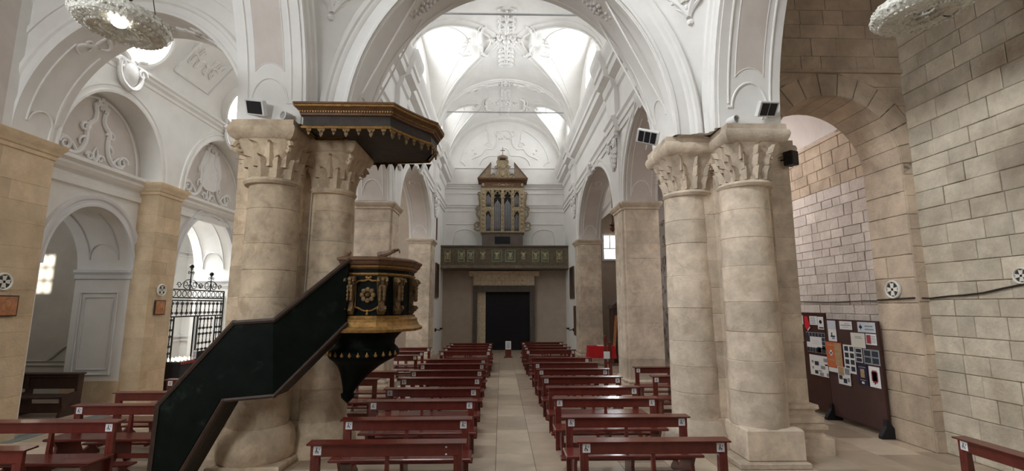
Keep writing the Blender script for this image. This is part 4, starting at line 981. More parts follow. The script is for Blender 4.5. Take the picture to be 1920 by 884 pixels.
for k in range(8):                                      # pendants along the far rim
    x = -2.85+k*0.17; big = 1.1 if k % 2 else 0.8
    mb = MB(); mb.prism([(x-.05*big, 5.28), (x-.02*big, 5.22), (x, 5.27-.12*big), (x+.02*big, 5.22), (x+.05*big, 5.28)], 9.38, 9.40, 'xz'); pbuild(mb, 'fringe_pendant', 'canopy_dark', ca, False, oc)

# ------------------------------------------------------------------ pulpit stairs
stt = thing('pulpit_staircase', 'dark green marbled stair parapet climbing to the pulpit', 'staircase', (-3.9, 7.1, 0))
so = (-3.9, 7.1, 0)
TOP = [(-4.86, 6.86, 1.09), (-3.93, 6.86, 2.20), (-3.39, 6.88, 2.235), (-2.53, 7.36, 3.14)]
BOT = [(-4.58, 6.86, 0.0), (-3.98, 6.86, 1.15), (-3.33, 6.90, 1.20), (-2.53, 7.36, 2.16)]
def panel(a, b, c, d, th=0.05): return MB().loft([[a, b, c, d], [(p[0]+.01, p[1]+th, p[2]) for p in (a, b, c, d)]])
pbuild(panel((-4.88, 6.86, 0.0), BOT[0], BOT[1], TOP[0]).add([TOP[0], BOT[1], TOP[1], (TOP[0][0]+.01, 6.91, TOP[0][2]), (BOT[1][0]+.01, 6.91, BOT[1][2]), (TOP[1][0]+.01, 6.91, TOP[1][2])], [(0,1,2), (5,4,3), (0,2,5,3)]), 'lower_panel', 'green_marble', stt, False, so)
pbuild(panel(BOT[1], BOT[2], TOP[2], TOP[1]), 'landing_panel', 'green_marble', stt, False, so)
pbuild(panel(BOT[2], BOT[3], TOP[3], TOP[2]), 'upper_panel', 'green_marble', stt, False, so)
def railing(pts, nm, w, h):
    mb = MB()
    for i in range(len(pts)-1):
        a, b = Vector(pts[i]), Vector(pts[i+1]); d = (b-a).normalized(); n = Vector((d.y, -d.x, 0)); n = n.normalized() if n.length > 1e-5 else Vector((0, -1, 0))
        if abs(d.z) > .98: n = Vector((0, -1, 0))
        u = d.cross(n).normalized()
        a = a-d*0.02; b = b+d*0.02
        mb.loft([[p+n*(-w)+u*(-h), p+n*w*.8+u*(-h), p+n*w+u*0, p+n*w*.8+u*h, p-n*w+u*h] for p in (a+Vector((0, .025, 0)), b+Vector((0, .025, 0)))])
    pbuild(mb, nm, 'rail_dark', stt, False, so)
railing([(-4.88, 6.86, 0.0), TOP[0]]+TOP[1:], 'handrail', 0.05, 0.03)
railing(BOT, 'lower_rail', 0.05, 0.025)
for i in range(3):
    p0, p1 = BOT[i], BOT[i+1]; dy = .46
    pbuild(MB().loft([[p0, p1, (p1[0]+.02, p1[1]+dy, p1[2]), (p0[0]+.02, p0[1]+dy, p0[2])], [(p[0]-.03, p[1], p[2]+.03) for p in (p0, p1, (p1[0]+.02, p1[1]+dy, p1[2]), (p0[0]+.02, p0[1]+dy, p0[2]))]]), 'stair_soffit', 'canopy_dark', stt, False, so)
for k in range(8):
    z = 0.15*(k+1); x = -4.79+0.085*k; pbuild(MB().box(x, x+0.17, 6.92, 7.36, z-.04, z), 'tread', 'old_wood', stt, False, so)
pbuild(MB().box(-3.97, -3.33, 6.92, 7.40, 1.18, 1.22), 'landing', 'old_wood', stt, False, so)
for k in range(5):
    x = -3.36+0.13*k; z = 1.38+0.15*k; y = 7.06+0.075*k; pbuild(MB().box(x, x+0.15, y, y+0.4, z-.04, z), 'tread', 'old_wood', stt, False, so)
# ================================================================== ORGAN AND GALLERY
ga = thing('organ_gallery', 'painted dark green wooden gallery with relief emblems across the far wall', 'gallery', (0, 25.9, 4.3))
go = (0, 25.9, 4.3)
pbuild(MB().box(-3.42, 3.42, 25.3, 26.45, 4.34, 4.46), 'deck', 'organ_base', ga, False, go)
pbuild(MB().box(-3.42, 3.42, 25.3, 25.36, 4.42, 5.56), 'parapet', 'gallery_green', ga, False, go)
pbuild(MB().prism([(25.36, 5.5), (25.26, 5.5), (25.22, 5.56), (25.22, 5.6), (25.4, 5.6), (25.4, 5.5)], -3.45, 3.45, 'yz'), 'top_rail', 'organ_base', ga, False, go)
pbuild(MB().prism([(25.36, 4.36), (25.24, 4.38), (25.26, 4.46), (25.28, 4.52), (25.36, 4.54)], -3.45, 3.45, 'yz'), 'base_moulding', 'gallery_green', ga, False, go)
EM = [(-3.05, .32, 0), (-2.32, .36, 1), (-1.82, .36, 1), (-1.17, .26, 2), (-0.42, .55, 3), (0.30, .55, 3), (1.0, .22, 2), (1.66, .38, 1), (2.16, .38, 1), (2.93, .32, 0)]
for x, wd, kind in EM:
    f = 'gallery_panel' if kind in (1, 3) else 'gallery_green'
    pn = pbuild(MB().box(x-wd/2, x+wd/2, 25.27, 25.3, 4.70, 5.36), 'panel', f, ga, False, go)
    fr = lambda u, v: (x+u, 25.265, 5.03+v)
    h = wd/2-.02
    pbuild(strokes3d(MB(), [([(-h, -.31), (h, -.31), (h, .31), (-h, .31), (-h, -.31)], .016, .016)], fr), 'panel_frame', 'gallery_cream', ga, False, go) if kind != 2 else None
    mb = MB(); mb.ball(fr(0, 0.08), .085, .02, .10, 8, 5); mb.ball(fr(0, -.06), .05, .02, .04); mb.ball(fr(0, -.14), .075, .02, .03)
    strokes3d(mb, mirror([(spiral(.09, .16, .05, 0, 1.1), .018, .01), (bez((.04, .0), (.12, -.02), (.12, -.14), (.06, -.18)), .016, .01)]), fr)
    pbuild(mb, 'emblem', 'gallery_cream', ga, True, go)
for x in (-2.78, -1.45, 1.32, 2.55, -0.88, 0.76):
    pbuild(MB().box(x-.05, x+.05, 25.26, 25.31, 4.55, 5.48), 'divider', 'gallery_green', ga, False, go)

og = thing('pipe_organ', 'carved gilt organ case with metal pipes, broken pediment and cross', 'organ', (-0.12, 26.1, 4.46))
oo = (-0.12, 26.1, 4.46); OX = -0.12
def ob(mb, n, m, sm=False, parent=og): return pbuild(mb, n, m, parent, sm, oo)
ob(MB().box(OX-1.12, OX+1.12, 25.75, 26.45, 4.46, 6.35), 'console_base', 'organ_base')
ob(MB().box(OX-.42, OX+.42, 25.73, 25.76, 5.75, 6.15), 'keyboard_recess', 'black_door')
ob(MB().prism([(26.45, 6.33), (25.7, 6.33), (25.66, 6.38), (25.66, 6.42), (25.74, 6.46), (26.45, 6.46)], OX-1.2, OX+1.2, 'yz'), 'base_moulding', 'organ_gilt')
ob(MB().box(OX-1.1, OX+1.1, 26.0, 26.45, 6.44, 8.75), 'case_back', 'canopy_dark')
for x, w_ in ((-1.06, .15), (-.56, .08), (0.0, .08), (.56, .08), (1.06, .15)):
    ob(MB().box(OX+x-w_, OX+x+w_, 25.74, 26.1, 6.46, 8.75), 'pilaster', 'organ_gilt')
    mb = MB()
    for k in range(9): mb.ball((OX+x, 25.73, 6.65+k*.24), w_*.6, .03, .09, 6, 4)
    ob(mb, 'pilaster_carving', 'organ_gilt', True)
for x in (-.80, .80): ob(MB().box(OX+x-.19, OX+x+.19, 25.76, 26.0, 7.62, 7.82), 'transom', 'organ_gilt')
def pipes(xc, w_, z0, ztop, n, arch):
    for k in range(n):
        t = (k+.5)/n-.5; h = ztop-arch*abs(t)*2*(1); x = OX+xc+t*w_; r = w_/n*.41
        mb = MB().lathe([(r*.35, z0), (r, z0+.22), (r, h-.0), (r*.8, h)], (x, 25.9, 0), 10)
        o = ob(mb, 'organ_pipe', 'pipe_metal', True)
    for k in range(n):
        t = (k+.5)/n-.5; x = OX+xc+t*w_
for xc in (-.80, .80): pipes(xc, .34, 6.5, 7.45, 5, .25); pipes(xc, .34, 7.86, 8.55, 5, .22)
for xc in (-.28, .28): pipes(xc, .46, 6.5, 8.25, 7, .35)
def pipe_shade(xc, w_, zt, h):                            # openwork carving over the pipe tips
    mb = MB(); fr = lambda u, v: (OX+xc+u, 25.78, zt+v)
    strokes3d(mb, mirror([(spiral(w_*.25, -h*.25, w_*.16, 0, 1.3), .02, .012), (spiral(w_*.36, -h*.6, w_*.10, PI, -1.2), .018, .01), (bez((0, 0), (w_*.2, -.05), (w_*.5, -h*.3), (w_*.48, -h)), .03, .015), (spiral(w_*.12, -h*.08, w_*.1, 0, 1.1), .018, .01)]), fr)
    ob(mb, 'pipe_shade', 'organ_gilt', True)
for xc in (-.80, .80): pipe_shade(xc, .36, 7.62, .35); pipe_shade(xc, .36, 8.74, .35)
for xc in (-.28, .28): pipe_shade(xc, .48, 8.74, .65)
for s in (-1, 1):                                          # scrolled wings
    fr = lambda u, v: (OX+s*(1.2+u), 25.95, v)
    mb = MB(); strokes3d(mb, [(spiral(.2, 6.8, .2, PI, -1.3), .06, .03), (bez((0, 7.0), (.05, 7.3), (.3, 7.3), (.2, 7.6)), .06, .05), (spiral(.14, 7.75, .16, -PI/2, 1.3), .05, .03), (bez((.1, 7.9), (.0, 8.2), (.2, 8.3), (.1, 8.5)), .05, .04), (spiral(.08, 8.6, .12, -PI/2, 1.2), .04, .02), (bez((.35, 6.65), (.3, 6.5), (.1, 6.5), (0, 6.55)), .05, .04)], fr)
    mb.box(*sorted((OX+s*1.18, OX+s*1.26)), 25.9, 26.0, 6.5, 8.6); ob(mb, 'scroll_wing', 'organ_gilt', True)
ob(MB().box(OX-1.22, OX+1.22, 25.74, 26.45, 8.75, 8.88), 'architrave', 'organ_gilt')
ob(MB().box(OX-1.2, OX+1.2, 25.78, 26.45, 8.88, 9.22), 'frieze', 'brown_gilt')
mb = MB(); fr = lambda u, v: (OX+u, 25.76, 9.05+v); strokes3d(mb, mirror([(spiral(.18, 0, .09, 0, 1.2), .025, .015), (bez((.2, -.05), (.4, .12), (.5, -.1), (.62, .04)), .03, .012)]), fr); mb.ball(fr(0, 0), .1, .05, .07)
for x in (-1.08, 1.08): mb.ball(fr(x, 0), .08, .05, .12)
ob(mb, 'frieze_ornament', 'organ_gilt', True)
ob(MB().prism([(26.45, 9.22), (25.74, 9.22), (25.68, 9.28), (25.58, 9.34), (25.56, 9.42), (26.45, 9.44)], OX-1.36, OX+1.36, 'yz'), 'cornice', 'brown_gilt')
for s in (-1, 1):
    ob(MB().prism([(OX+s*1.36, 9.43), (OX+s*.68, 9.43), (OX+s*.66, 10.28)], 25.62, 26.2, 'xz'), 'pediment', 'organ_wood')
    mb = MB(); mb.loft([[(OX+s*1.4, y, 9.40), (OX+s*1.34, y, 9.46), (OX+s*.64, y, 10.34), (OX+s*.66, y, 10.24)] for y in (25.58, 26.2)]); ob(mb, 'pediment_moulding', 'brown_gilt')
mb = MB(); mb.prism([(OX-.28, 9.43), (OX+.28, 9.43), (OX+.24, 9.8), (OX+.32, 10.1), (OX+.28, 10.5), (OX-.28, 10.5), (OX-.32, 10.1), (OX-.24, 9.8)], 25.8, 26.0, 'xz'); fr = lambda u, v: (OX+u, 25.78, v)
strokes3d(mb, mirror([(spiral(.5, 9.6, .14, 0, 1.3), .05, .03), (bez((.5, 9.46), (.3, 9.5), (.3, 9.8), (.25, 10.0)), .06, .05), (spiral(.3, 10.15, .12, 0, -1.2), .04, .02), (bez((.3, 10.3), (.35, 10.5), (.2, 10.6), (0, 10.6)), .05, .04)]), fr); mb.ball(fr(0, 10.12), .15, .06, .17); mb.ball(fr(0, 9.65), .12, .05, .12)
ob(mb, 'crest', 'organ_gilt', True)
ob(MB().lathe([(.2, 10.55), (.3, 10.6), (.3, 10.72), (.26, 10.74), (.1, 10.82), (0.01, 10.84)], (OX, 25.9, 0), 16), 'crown', 'organ_wood', True)
ob(MB().box(OX-.018, OX+.018, 25.88, 25.92, 10.8, 11.28).box(OX-.12, OX+.12, 25.88, 25.92, 11.08, 11.12), 'cross', 'organ_wood')
# ================================================================== PEWS
def pew_meshes(wood):
    d = {}
    def put(n, mb): me = mb.mesh(n); me.materials.append(M[wood]); d[n] = me
    put('backrest', MB().cbox(-.88, .88, 0.0, .035, .70, .832, .006))
    put('book_ledge', MB().loft([[(x, -.03, .832), (x, -.035, .85), (x, .135, .858), (x, .14, .838)] for x in (-.92, .92)]))
    put('seat', MB().cbox(-.93, .93, -.43, -.03, .405, .445, .01))
    put('kneeler', MB().cbox(-.92, .92, .27, .44, .165, .20, .008))
    sup = [(-.40, 0), (-.27, 0), (-.24, .06), (-.12, .08), (-.02, .06), (.02, 0), (.48, 0), (.47, .05), (.40, .10), (.36, .165), (.27, .165), (.14, .12), (.085, .25), (.06, .70), (.0, .70), (-.01, .44), (-.06, .405), (-.40, .405), (-.34, .30), (-.36, .15)]
    for nm, x in (('end_support', -.80), ('end_support_', .80)): put(nm, MB().prism(sup, x-.022, x+.022, 'yz'))
    mid = [(-.36, 0), (-.24, 0), (-.2, .1), (-.05, .1), (0, 0), (.1, 0), (.08, .25), (.06, .70), (.02, .70), (0, .405), (-.30, .405), (-.26, .25)]
    put('middle_support', MB().prism(mid, -.022, .022, 'yz'))
    for nm, x in (('post', -.85), ('post_', .85)): put(nm, MB().loft([[(x-.026, y0, z), (x+.026, y0, z), (x+.026, y0+.045, z), (x-.026, y0+.045, z)] for z, y0 in ((0, -.012), (.42, -.006), (.832, .0))]))
    put('stretcher', MB().cbox(-.78, .78, -.2, -.165, .10, .17, .006))
    return d
PM = pew_meshes('pew_wood')
mb = MB().cbox(-.046, .046, -.004, 0, -.05, .05, .001); ST = mb.mesh('seat_sticker'); ST.materials.append(M['paper'])
mb = MB(); fr = lambda u, v: (u, -.0055, v)
def flat(mb, poly, y=-.0045): mb.prism(poly, y-.001, y, 'xz')
flat(mb, [(.008*math.cos(t)-.006, .026+.008*math.sin(t)) for t in [2*PI*i/8 for i in range(8)]])
flat(mb, [(-.016, .016), (-.002, .016), (-.002, -.006), (.014, -.006), (.016, -.012), (.016, -.032), (.008, -.032), (.007, -.014), (-.014, -.014)])
flat(mb, [(-.026, .0), (-.02, .0), (-.018, -.022), (.0, -.024), (.0, -.029), (-.024, -.028)])
flat(mb, [(.018, .02), (.027, .026), (.027, .01), (.018, .006)])
IC = mb.mesh('icon'); IC.materials.append(M['sticker_ink'])
NAVE_G = 'red-brown pews in the nave'
def pew(loc, rz, label, group, stickers='lr', flip=0):
    p = thing('church_pew', label, 'pew', loc, rz, group)
    for n, me in PM.items(): link(n.rstrip('_'), me, p)
    for c in stickers:
        x = {'l': -.80, 'r': .80, 'm': .1, 'n': -.45}[c]
        s = link('seat_sticker', ST, p, (x, -.001, .772)); s['label'] = 'white square seat sticker with a dark seated figure'
        link('icon', IC, s)
    return p
ORD = ['front', 'second', 'third', 'fourth', 'fifth', 'sixth', 'seventh', 'eighth', 'ninth', 'tenth', 'eleventh', 'rearmost']
RY = [5.86, 7.09, 8.46, 9.57, 10.9, 12.2, 13.5, 14.75, 17.3, 18.45, 19.55, 20.8]
LY = [5.84, 7.0, 8.29, 9.47, 10.8, 12.0, 13.3, 14.4, 16.9, 18.1, 19.15, 20.3]
RS = ['lr', 'lr', 'lr', 'r', 'lr', 'lr', 'l', 'r', 'lr', 'lr', 'lr', 'lr']
LS = ['l', 'lr', 'lr', 'lr', 'lr', 'lr', 'lr', 'r', 'lr', 'lr', 'lr', 'lr']
for i in range(12):
    pew((1.64-(.05 if i > 7 else 0), RY[i]+.03, 0), random.uniform(.0, .02), 'red-brown pew right of the central aisle, %s row' % ORD[i], NAVE_G, RS[i])
    q = pew((-1.50+(.08 if i > 7 else 0), LY[i]+.03, 0), random.uniform(.0, .015), 'red-brown pew left of the central aisle, %s row' % ORD[i], NAVE_G, LS[i])
    if i == 0:
        mb = MB()
        for z in (.80, .72): mb.cbox(.68, .70, -.003, 0, z-.008, z+.008, .001)
        mb.build('sticker_scrap', 'paper', q)
SG = 'red-brown pews in the side aisles'
for (x, y), nm, st in (((-6.37, 5.70), 'at the bottom left corner, nearest the camera', 'n'), ((-6.37, 6.98), 'second from the camera in the left aisle, sticker at its right end', 'r'), ((-6.12, 8.08), 'third from the camera in the left aisle, just left of the pulpit stairs', 'l'), ((-6.38, 9.22), 'fourth from the camera in the left aisle, plain without sticker in view', ''), ((-6.5, 10.75), 'in the left aisle before the iron gate', 'l')):
    pew((x, y, 0), 0, 'red-brown pew '+nm, SG, st)
pew((-3.62, 11.85, 0), 0, 'dark pew under the left arcade just behind the pulpit corbel', SG, 'm')
pew((-3.75, 10.75, 0), 0, 'dark pew under the left arcade below the pulpit corbel tip', SG, 'm')
for y, nm in ((15.6, 'nearest'), (16.85, 'middle'), (18.4, 'farthest')): pew((-3.72, y, 0), 0, 'pew under the second left arch, %s of the three there' % nm, SG, 'r')
pew((4.17, 12.55, 0), 0, 'dark pew under the right arcade, the farther one before the square pier', SG, 'l')
pew((4.14, 11.0, 0), 0, 'dark pew under the right arcade, the nearer one beside the column cluster', SG, 'l')
pew((5.39, 5.08, 0), -PI/2, 'red-brown pew set sideways by the bare stone wall at bottom right', SG, 'l')
# old chapel bench
bp = thing('chapel_bench', 'old dark wooden bench with solid back in the left chapel', 'bench', (-10.95, 11.45, 0.0))
W2 = 1.1
MB().cbox(-W2, W2, 0, .05, .55, .80).build('back_panel', 'old_wood', bp); MB().cbox(-W2-.04, W2+.04, -.04, .16, .86, .90).build('top_ledge', 'old_wood', bp)
MB().cbox(-W2, W2, -.02, .04, .80, .86).build('top_rail', 'old_wood', bp); MB().cbox(-W2, W2, -.44, -.02, .40, .45).build('seat', 'old_wood', bp); MB().cbox(-W2, W2, -.38, -.34, .1, .3).build('front_board', 'old_wood', bp)
for x in (-W2, 0, W2): MB().prism([(-.42, 0), (.14, 0), (.10, .3), (.12, .86), (-.03, .86), (-.03, .5), (-.40, .44), (-.36, .2)], x-.03, x+.03, 'yz').build('side_panel', 'old_wood', bp)

# ================================================================== NOTICE BOARDS
def board(label, y0, y1, zt, m, x=7.0, feet=(0, 1)):
    b = thing('notice_board', label, 'notice board', (x, (y0+y1)/2, 0), 0, 'brown notice boards')
    h = (y1-y0)/2
    MB().box(0, .03, -h, h, .12, zt).build('panel', m, b)
    MB().box(-.006, .036, -h-.02, -h, .10, zt+.02).box(-.006, .036, h, h+.02, .10, zt+.02).box(-.006, .036, -h, h, zt, zt+.02).box(-.006, .036, -h, h, .10, .12).build('frame', 'board_brown', b)
    for f in feet:
        y = -h if f == 0 else h
        MB().prism([(-.17, 0), (.17, 0), (.17, .05), (.06, .22), (-.02, .34), (-.05, .34), (-.06, .22), (-.17, .05)], y-.045, y+.045, 'xz').build('foot', 'black_plastic', b)
board('nearer brown notice board covered with posters, beside the wall pier', 9.05, 10.53, 2.12, 'board_plum')
board('farther brown notice board with collage sheets, partly behind the column', 10.6, 12.1, 2.25, 'board_brown', 7.04, (1,))
def lines(n, u0, u1, v0, v1, m='print_grey', th=.35):
    return [(u0, u0+(u1-u0)*random.uniform(.75, 1), v0+(v1-v0)*(k+.5-th/2)/n, v0+(v1-v0)*(k+.5+th/2)/n, m) for k in range(n)]
def gridp(nx, ny, u0, u1, v0, v1, g=.12, m='print_dark'):
    return [(u0+(u1-u0)*(i+g)/nx, u0+(u1-u0)*(i+1-g)/nx, v0+(v1-v0)*(j+g)/ny, v0+(v1-v0)*(j+1-g)/ny, m) for i in range(nx) for j in range(ny)]
def sheet(label, yl, yr, z0, z1, m, marks=(), cat='poster', x=6.99, lift=0, name='poster'):
    t = thing(name, label, cat, (x-lift, (yl+yr)/2, z0), 0, 'papers on the notice boards')
    W, H = abs(yl-yr), z1-z0
    MB().box(-.003, 0, -W/2, W/2, 0, H).build('sheet', m, t)
    for u0, u1, v0, v1, mm in marks:
        MB().box(-.0055, -.003, W/2-u1*W, W/2-u0*W, v0*H, v1*H).build('photo' if mm == 'print_dark' else 'print', mm, t)
X2 = 7.03
sheet('narrow white leaflet at the column edge of the farther board', 11.49, 11.34, 1.99, 2.2, 'paper', lines(3, .2, .9, .2, .8), 'leaflet', X2, name='leaflet')
t = thing('pennant', 'red pointed pennant pinned on the farther board', 'pennant', (X2, 11.2, 1.84), 0)
MB().prism([(.09, .34), (-.04, .34), (-.11, .08), (-.01, .0), (.08, .09)], -.008, -.003, 'yz').build('cloth', 'red_flag', t); MB().prism([(-.11, .08), (-.105, .11), (-.01, .03), (-.01, .0)], -.010, -.008, 'yz').build('trim', 'paper', t)
sheet('pale typed notice beside the red pennant', 11.10, 10.83, 1.99, 2.19, 'paper', lines(5, .12, .9, .12, .9), 'notice', X2, name='notice')
sheet('white card with a small dark cross emblem on the farther board', 10.82, 10.62, 1.90, 2.18, 'paper', [(.35, .65, .45, .75, 'print_dark'), (.25, .75, .55, .65, 'print_dark'), (.2, .95, .08, .18, 'print_dark')], 'card', X2, name='card')
sheet('small white slip below the narrow leaflet', 11.51, 11.38, 1.69, 1.9, 'paper', lines(2, .2, .8, .2, .8, 'print_dark'), 'slip', X2, name='slip')
sheet('thin white strip low at the column edge', 11.57, 11.50, 1.3, 1.47, 'paper', (), 'slip', X2, name='slip')
sheet('square collage of dark photos round a white centre', 11.27, 10.62, 1.37, 1.82, 'paper', gridp(6, 1, .0, 1, .78, 1, .05)+gridp(5, 1, 0, .75, .0, .25, .05)+gridp(1, 3, .82, 1, .2, .78, .06)+gridp(1, 1, .0, .2, .5, .8, .02)+gridp(2, 1, .55, 1, .0, .3, .04)+lines(3, .3, .7, .4, .65, 'paper_blue'), 'collage', X2, name='collage')
sheet('white sheet with scattered small photos under the collage', 11.22, 10.57, .86, 1.31, 'paper', [(.75, .97, .72, .9, 'print_grey'), (.1, .22, .6, .72, 'print_grey'), (.27, .48, .5, .7, 'print_dark'), (.8, .98, .55, .62, 'print_dark'), (.12, .2, .3, .42, 'print_grey'), (.58, .8, .36, .52, 'print_grey'), (.25, .42, .08, .25, 'print_dark'), (.45, .62, .22, .28, 'print_grey'), (.5, .7, .03, .18, 'print_grey'), (.85, .97, .05, .2, 'print_grey')], 'collage', X2, name='collage')
sheet('tall pale-blue sheet with a small running figure, top left of the nearer board', 10.44, 10.18, 1.67, 2.11, 'paper', [(0, 1, .58, 1, 'paper_blue'), (.3, .8, .2, .28, 'print_dark'), (.38, .5, .28, .42, 'print_dark'), (.45, .75, .12, .17, 'print_blue')])
sheet('wide white notice with one printed line', 10.06, 9.70, 1.94, 2.11, 'paper', [(.1, .9, .48, .54, 'print_dark'), (.4, .8, .7, .76, 'print_grey'), (.2, .7, .25, .3, 'print_grey')], 'notice', name='notice')
sheet('pale blue banner sheet with a dark round cross emblem', 9.55, 9.09, 1.91, 2.11, 'paper_blue', [(.1, .26, .4, .62, 'print_dark'), (.16, .2, .25, .8, 'print_dark'), (.42, .86, .55, .68, 'print_grey'), (.42, .9, .25, .38, 'print_grey')], 'banner', name='banner')
sheet('plain cream sheet in the upper middle of the nearer board', 9.76, 9.38, 1.60, 1.89, 'paper_cream', lines(2, .3, .8, .6, .8), 'notice', lift=.004, name='notice')
sheet('small white leaflet with a red picture at right', 9.36, 9.09, 1.68, 1.89, 'paper', [(.08, .48, .1, .88, 'print_red')]+lines(5, .55, .95, .15, .85), 'leaflet', name='leaflet')
sheet('orange poster with a white bird-like mark and brown photos', 10.55, 10.07, 1.12, 1.65, 'print_orange', [(.55, .98, .1, .95, 'print_tan'), (.2, .42, .52, .6, 'paper'), (.26, .36, .45, .68, 'paper'), (.12, .5, .25, .32, 'print_tan'), (.1, .5, .85, .89, 'print_tan')])
sheet('white caption strip under the orange poster', 10.52, 10.24, .98, 1.11, 'paper', [(.0, 1, .0, .3, 'print_dark')], 'notice', name='notice')
sheet('white sheet with two columns of dark photos', 10.02, 9.70, 1.06, 1.63, 'paper', gridp(2, 4, .05, .98, .05, .98, .14))
sheet('white sheet with few photos at the lower middle of the nearer board', 10.24, 9.88, .80, 1.16, 'paper', [(.05, .5, .52, .98, 'print_tan'), (.58, .95, .6, .95, 'print_grey'), (.08, .35, .28, .5, 'print_dark'), (.42, .7, .1, .36, 'print_dark'), (.75, .92, .2, .42, 'print_grey')], lift=.004)
sheet('narrow strip of dark photos between the photo sheets', 9.68, 9.50, 1.31, 1.59, 'paper', gridp(1, 3, .0, 1, .02, .98, .1), 'collage', name='collage')
sheet('grey sheet with four dark photos at the right edge', 9.47, 9.06, 1.3, 1.59, 'print_grey', gridp(2, 2, .03, .97, .05, .95, .1), 'collage', name='collage')
sheet('navy poster with pale figures and lettering', 9.67, 9.41, .88, 1.29, 'print_navy', [(.3, .7, .35, .75, 'print_tan'), (.15, .85, .82, .86, 'print_grey'), (.2, .8, .22, .25, 'print_tan'), (.35, .6, .06, .16, 'paper')])
sheet('white poster with a purple-red flower head', 9.37, 9.10, .88, 1.27, 'paper', [(.22, .8, .3, .75, 'print_red'), (.3, .72, .22, .82, 'print_red'), (.45, .55, .15, .25, 'print_dark')])

# ================================================================== SMALL FITTINGS
def medallion(label, loc, ang, r):
    t = thing('cross_medallion', label, 'medallion', loc, ang, 'consecration crosses')
    m1 = MB(); n = 28
    m1.loft([[(rr*math.cos(2*PI*i/n), y, rr*math.sin(2*PI*i/n)) for i in range(n)] for rr, y in ((r, 0), (r, -.03), (r*.92, -.045), (r*.82, -.04), (r*.78, -.02))], caps=False).build('rim', 'cross_white', t, True)
    MB().loft([[(r*.8*math.cos(2*PI*i/n), y, r*.8*math.sin(2*PI*i/n)) for i in range(n)] for y in (0, -.02)]).build('disc', 'cross_dark', t)
    m3 = MB()
    for k in range(4):
        a = k*PI/2
        P = lambda u, v: (u*math.cos(a)-v*math.sin(a), u*math.sin(a)+v*math.cos(a))
        m3.prism([P(-.12*r, 0), P(.12*r, 0), P(.26*r, .72*r), P(0, .62*r), P(-.26*r, .72*r)][::1], -.032, -.018, 'xz')
    m3.build('cross', 'cross_white', t)
    return t
medallion('round white cross medallion on the right wall pier', (7.075, 8.66, 2.73), -PI/2, .17)
medallion('round cross medallion on the pier beside the iron gate', (-9.09, 12.72, 2.83), PI/2, .16)
medallion('round cross medallion cut by the left picture edge', (-9.09, 8.72, 2.86), PI/2, .16)
medallion('dark cross medallion cut by the right picture edge', (7.27, 6.62, 2.86), -PI/2, .12)
def station(label, loc, ang):
    t = thing('station_picture', label, 'picture', loc, ang, 'wooden station pictures')
    MB().cbox(-.19, .19, -.03, 0, -.19, .19, .006).build('frame', 'old_wood', t); MB().box(-.165, .165, -.036, -.03, -.165, .165).build('relief', 'picture_wood', t)
    mb = MB(); mb.ball((0, -.038, .03), .05, .012, .08).ball((-.07, -.038, -.03), .03, .01, .07).ball((.08, -.038, -.04), .03, .01, .06); mb.build('figures', 'picture_wood', t, True)
station('small reddish wooden relief on the pier beside the iron gate', (-9.09, 12.72, 2.38), PI/2)
station('small reddish wooden relief at the left picture edge', (-9.09, 8.84, 2.43), PI/2)
def flood(label, loc, rot, bars):
    t = thing('floodlight', label, 'floodlight', loc, 0, 'floodlights on the capitals'); t.rotation_euler = rot
    MB().cbox(-.20, .20, -.02, .05, -.13, .13, .015).build('housing', 'white_plastic', t)
    mb = MB(); n = bars
    for k in range(n): x0 = -.17+.34*k/n; mb.box(x0+.008, x0+.34/n-.008, -.026, -.018, -.10, .10)
    mb.build('grille', 'black_plastic', t)
    MB().tube([(0, .03, -.1), (0, .06, -.17), (0, .06, -.26)], .014).build('bracket', 'white_plastic', t)
flood('white floodlight with a dark grille on the left capital above the stairs', (-4.22, 7.5, 5.66), (.45, .22, -.35), 1)
flood('white floodlight with two dark grilles on the right capital', (4.29, 7.48, 5.70), (.55, -.12, .3), 2)
flood('white floodlight with three dark grilles jutting from the inner right capital', (2.50, 8.30, 5.50), (.6, .35, -.45), 3)
def spot(label, loc, rz):
    t = thing('spotlight', label, 'spotlight', loc, rz, 'small round spotlights')
    mb = MB(); n = 20
    mb.loft([[(r*math.cos(2*PI*i/n), y, r*math.sin(2*PI*i/n)) for i in range(n)] for r, y in ((.05, .12), (.07, .08), (.075, -.06), (.065, -.065), (.06, -.03))]); mb.build('housing', 'white_plastic', t, True)
    MB().loft([[(.06*math.cos(2*PI*i/n), y, .06*math.sin(2*PI*i/n)) for i in range(n)] for y in (-.03, -.035)]).build('lens', 'grey_plastic', t)
    MB().cbox(-.02, .02, 0, .08, -.085, -.05, .004).build('foot', 'white_plastic', t)
spot('small round spotlight on the left capital next to the canopy', (-3.71, 7.5, 5.51), -.5); spot('small round spotlight on the right capital by the floodlight', (3.71, 7.5, 5.51), .4); spot('small white spotlight in the angle of the right capitals', (3.36, 8.02, 5.51), .9)
t = thing('loudspeaker', 'small black loudspeaker hung on the right column cluster', 'loudspeaker', (5.02, 8.12, 5.05), .4)
MB().cbox(-.09, .09, -.08, .08, -.13, .13, .01).build('cabinet', 'black_plastic', t); MB().box(-.07, .07, -.086, -.08, -.11, .11).build('grille', 'canopy_dark', t); MB().tube([(0, .07, 0), (0, .2, .02)], .015).build('bracket', 'black_plastic', t)
t = thing('security_camera', 'small white camera on the pier under the pulpit canopy', 'camera', (-3.40, 8.22, 5.20), 0)
MB().tube([(-.10, -.06, .02), (.02, -.06, .01)], .035, .035, 10).build('body', 'white_plastic', t); MB().tube([(.0, .0, .02), (.10, -.06, -.03)], .028, .02, 8).build('arm', 'white_plastic', t)
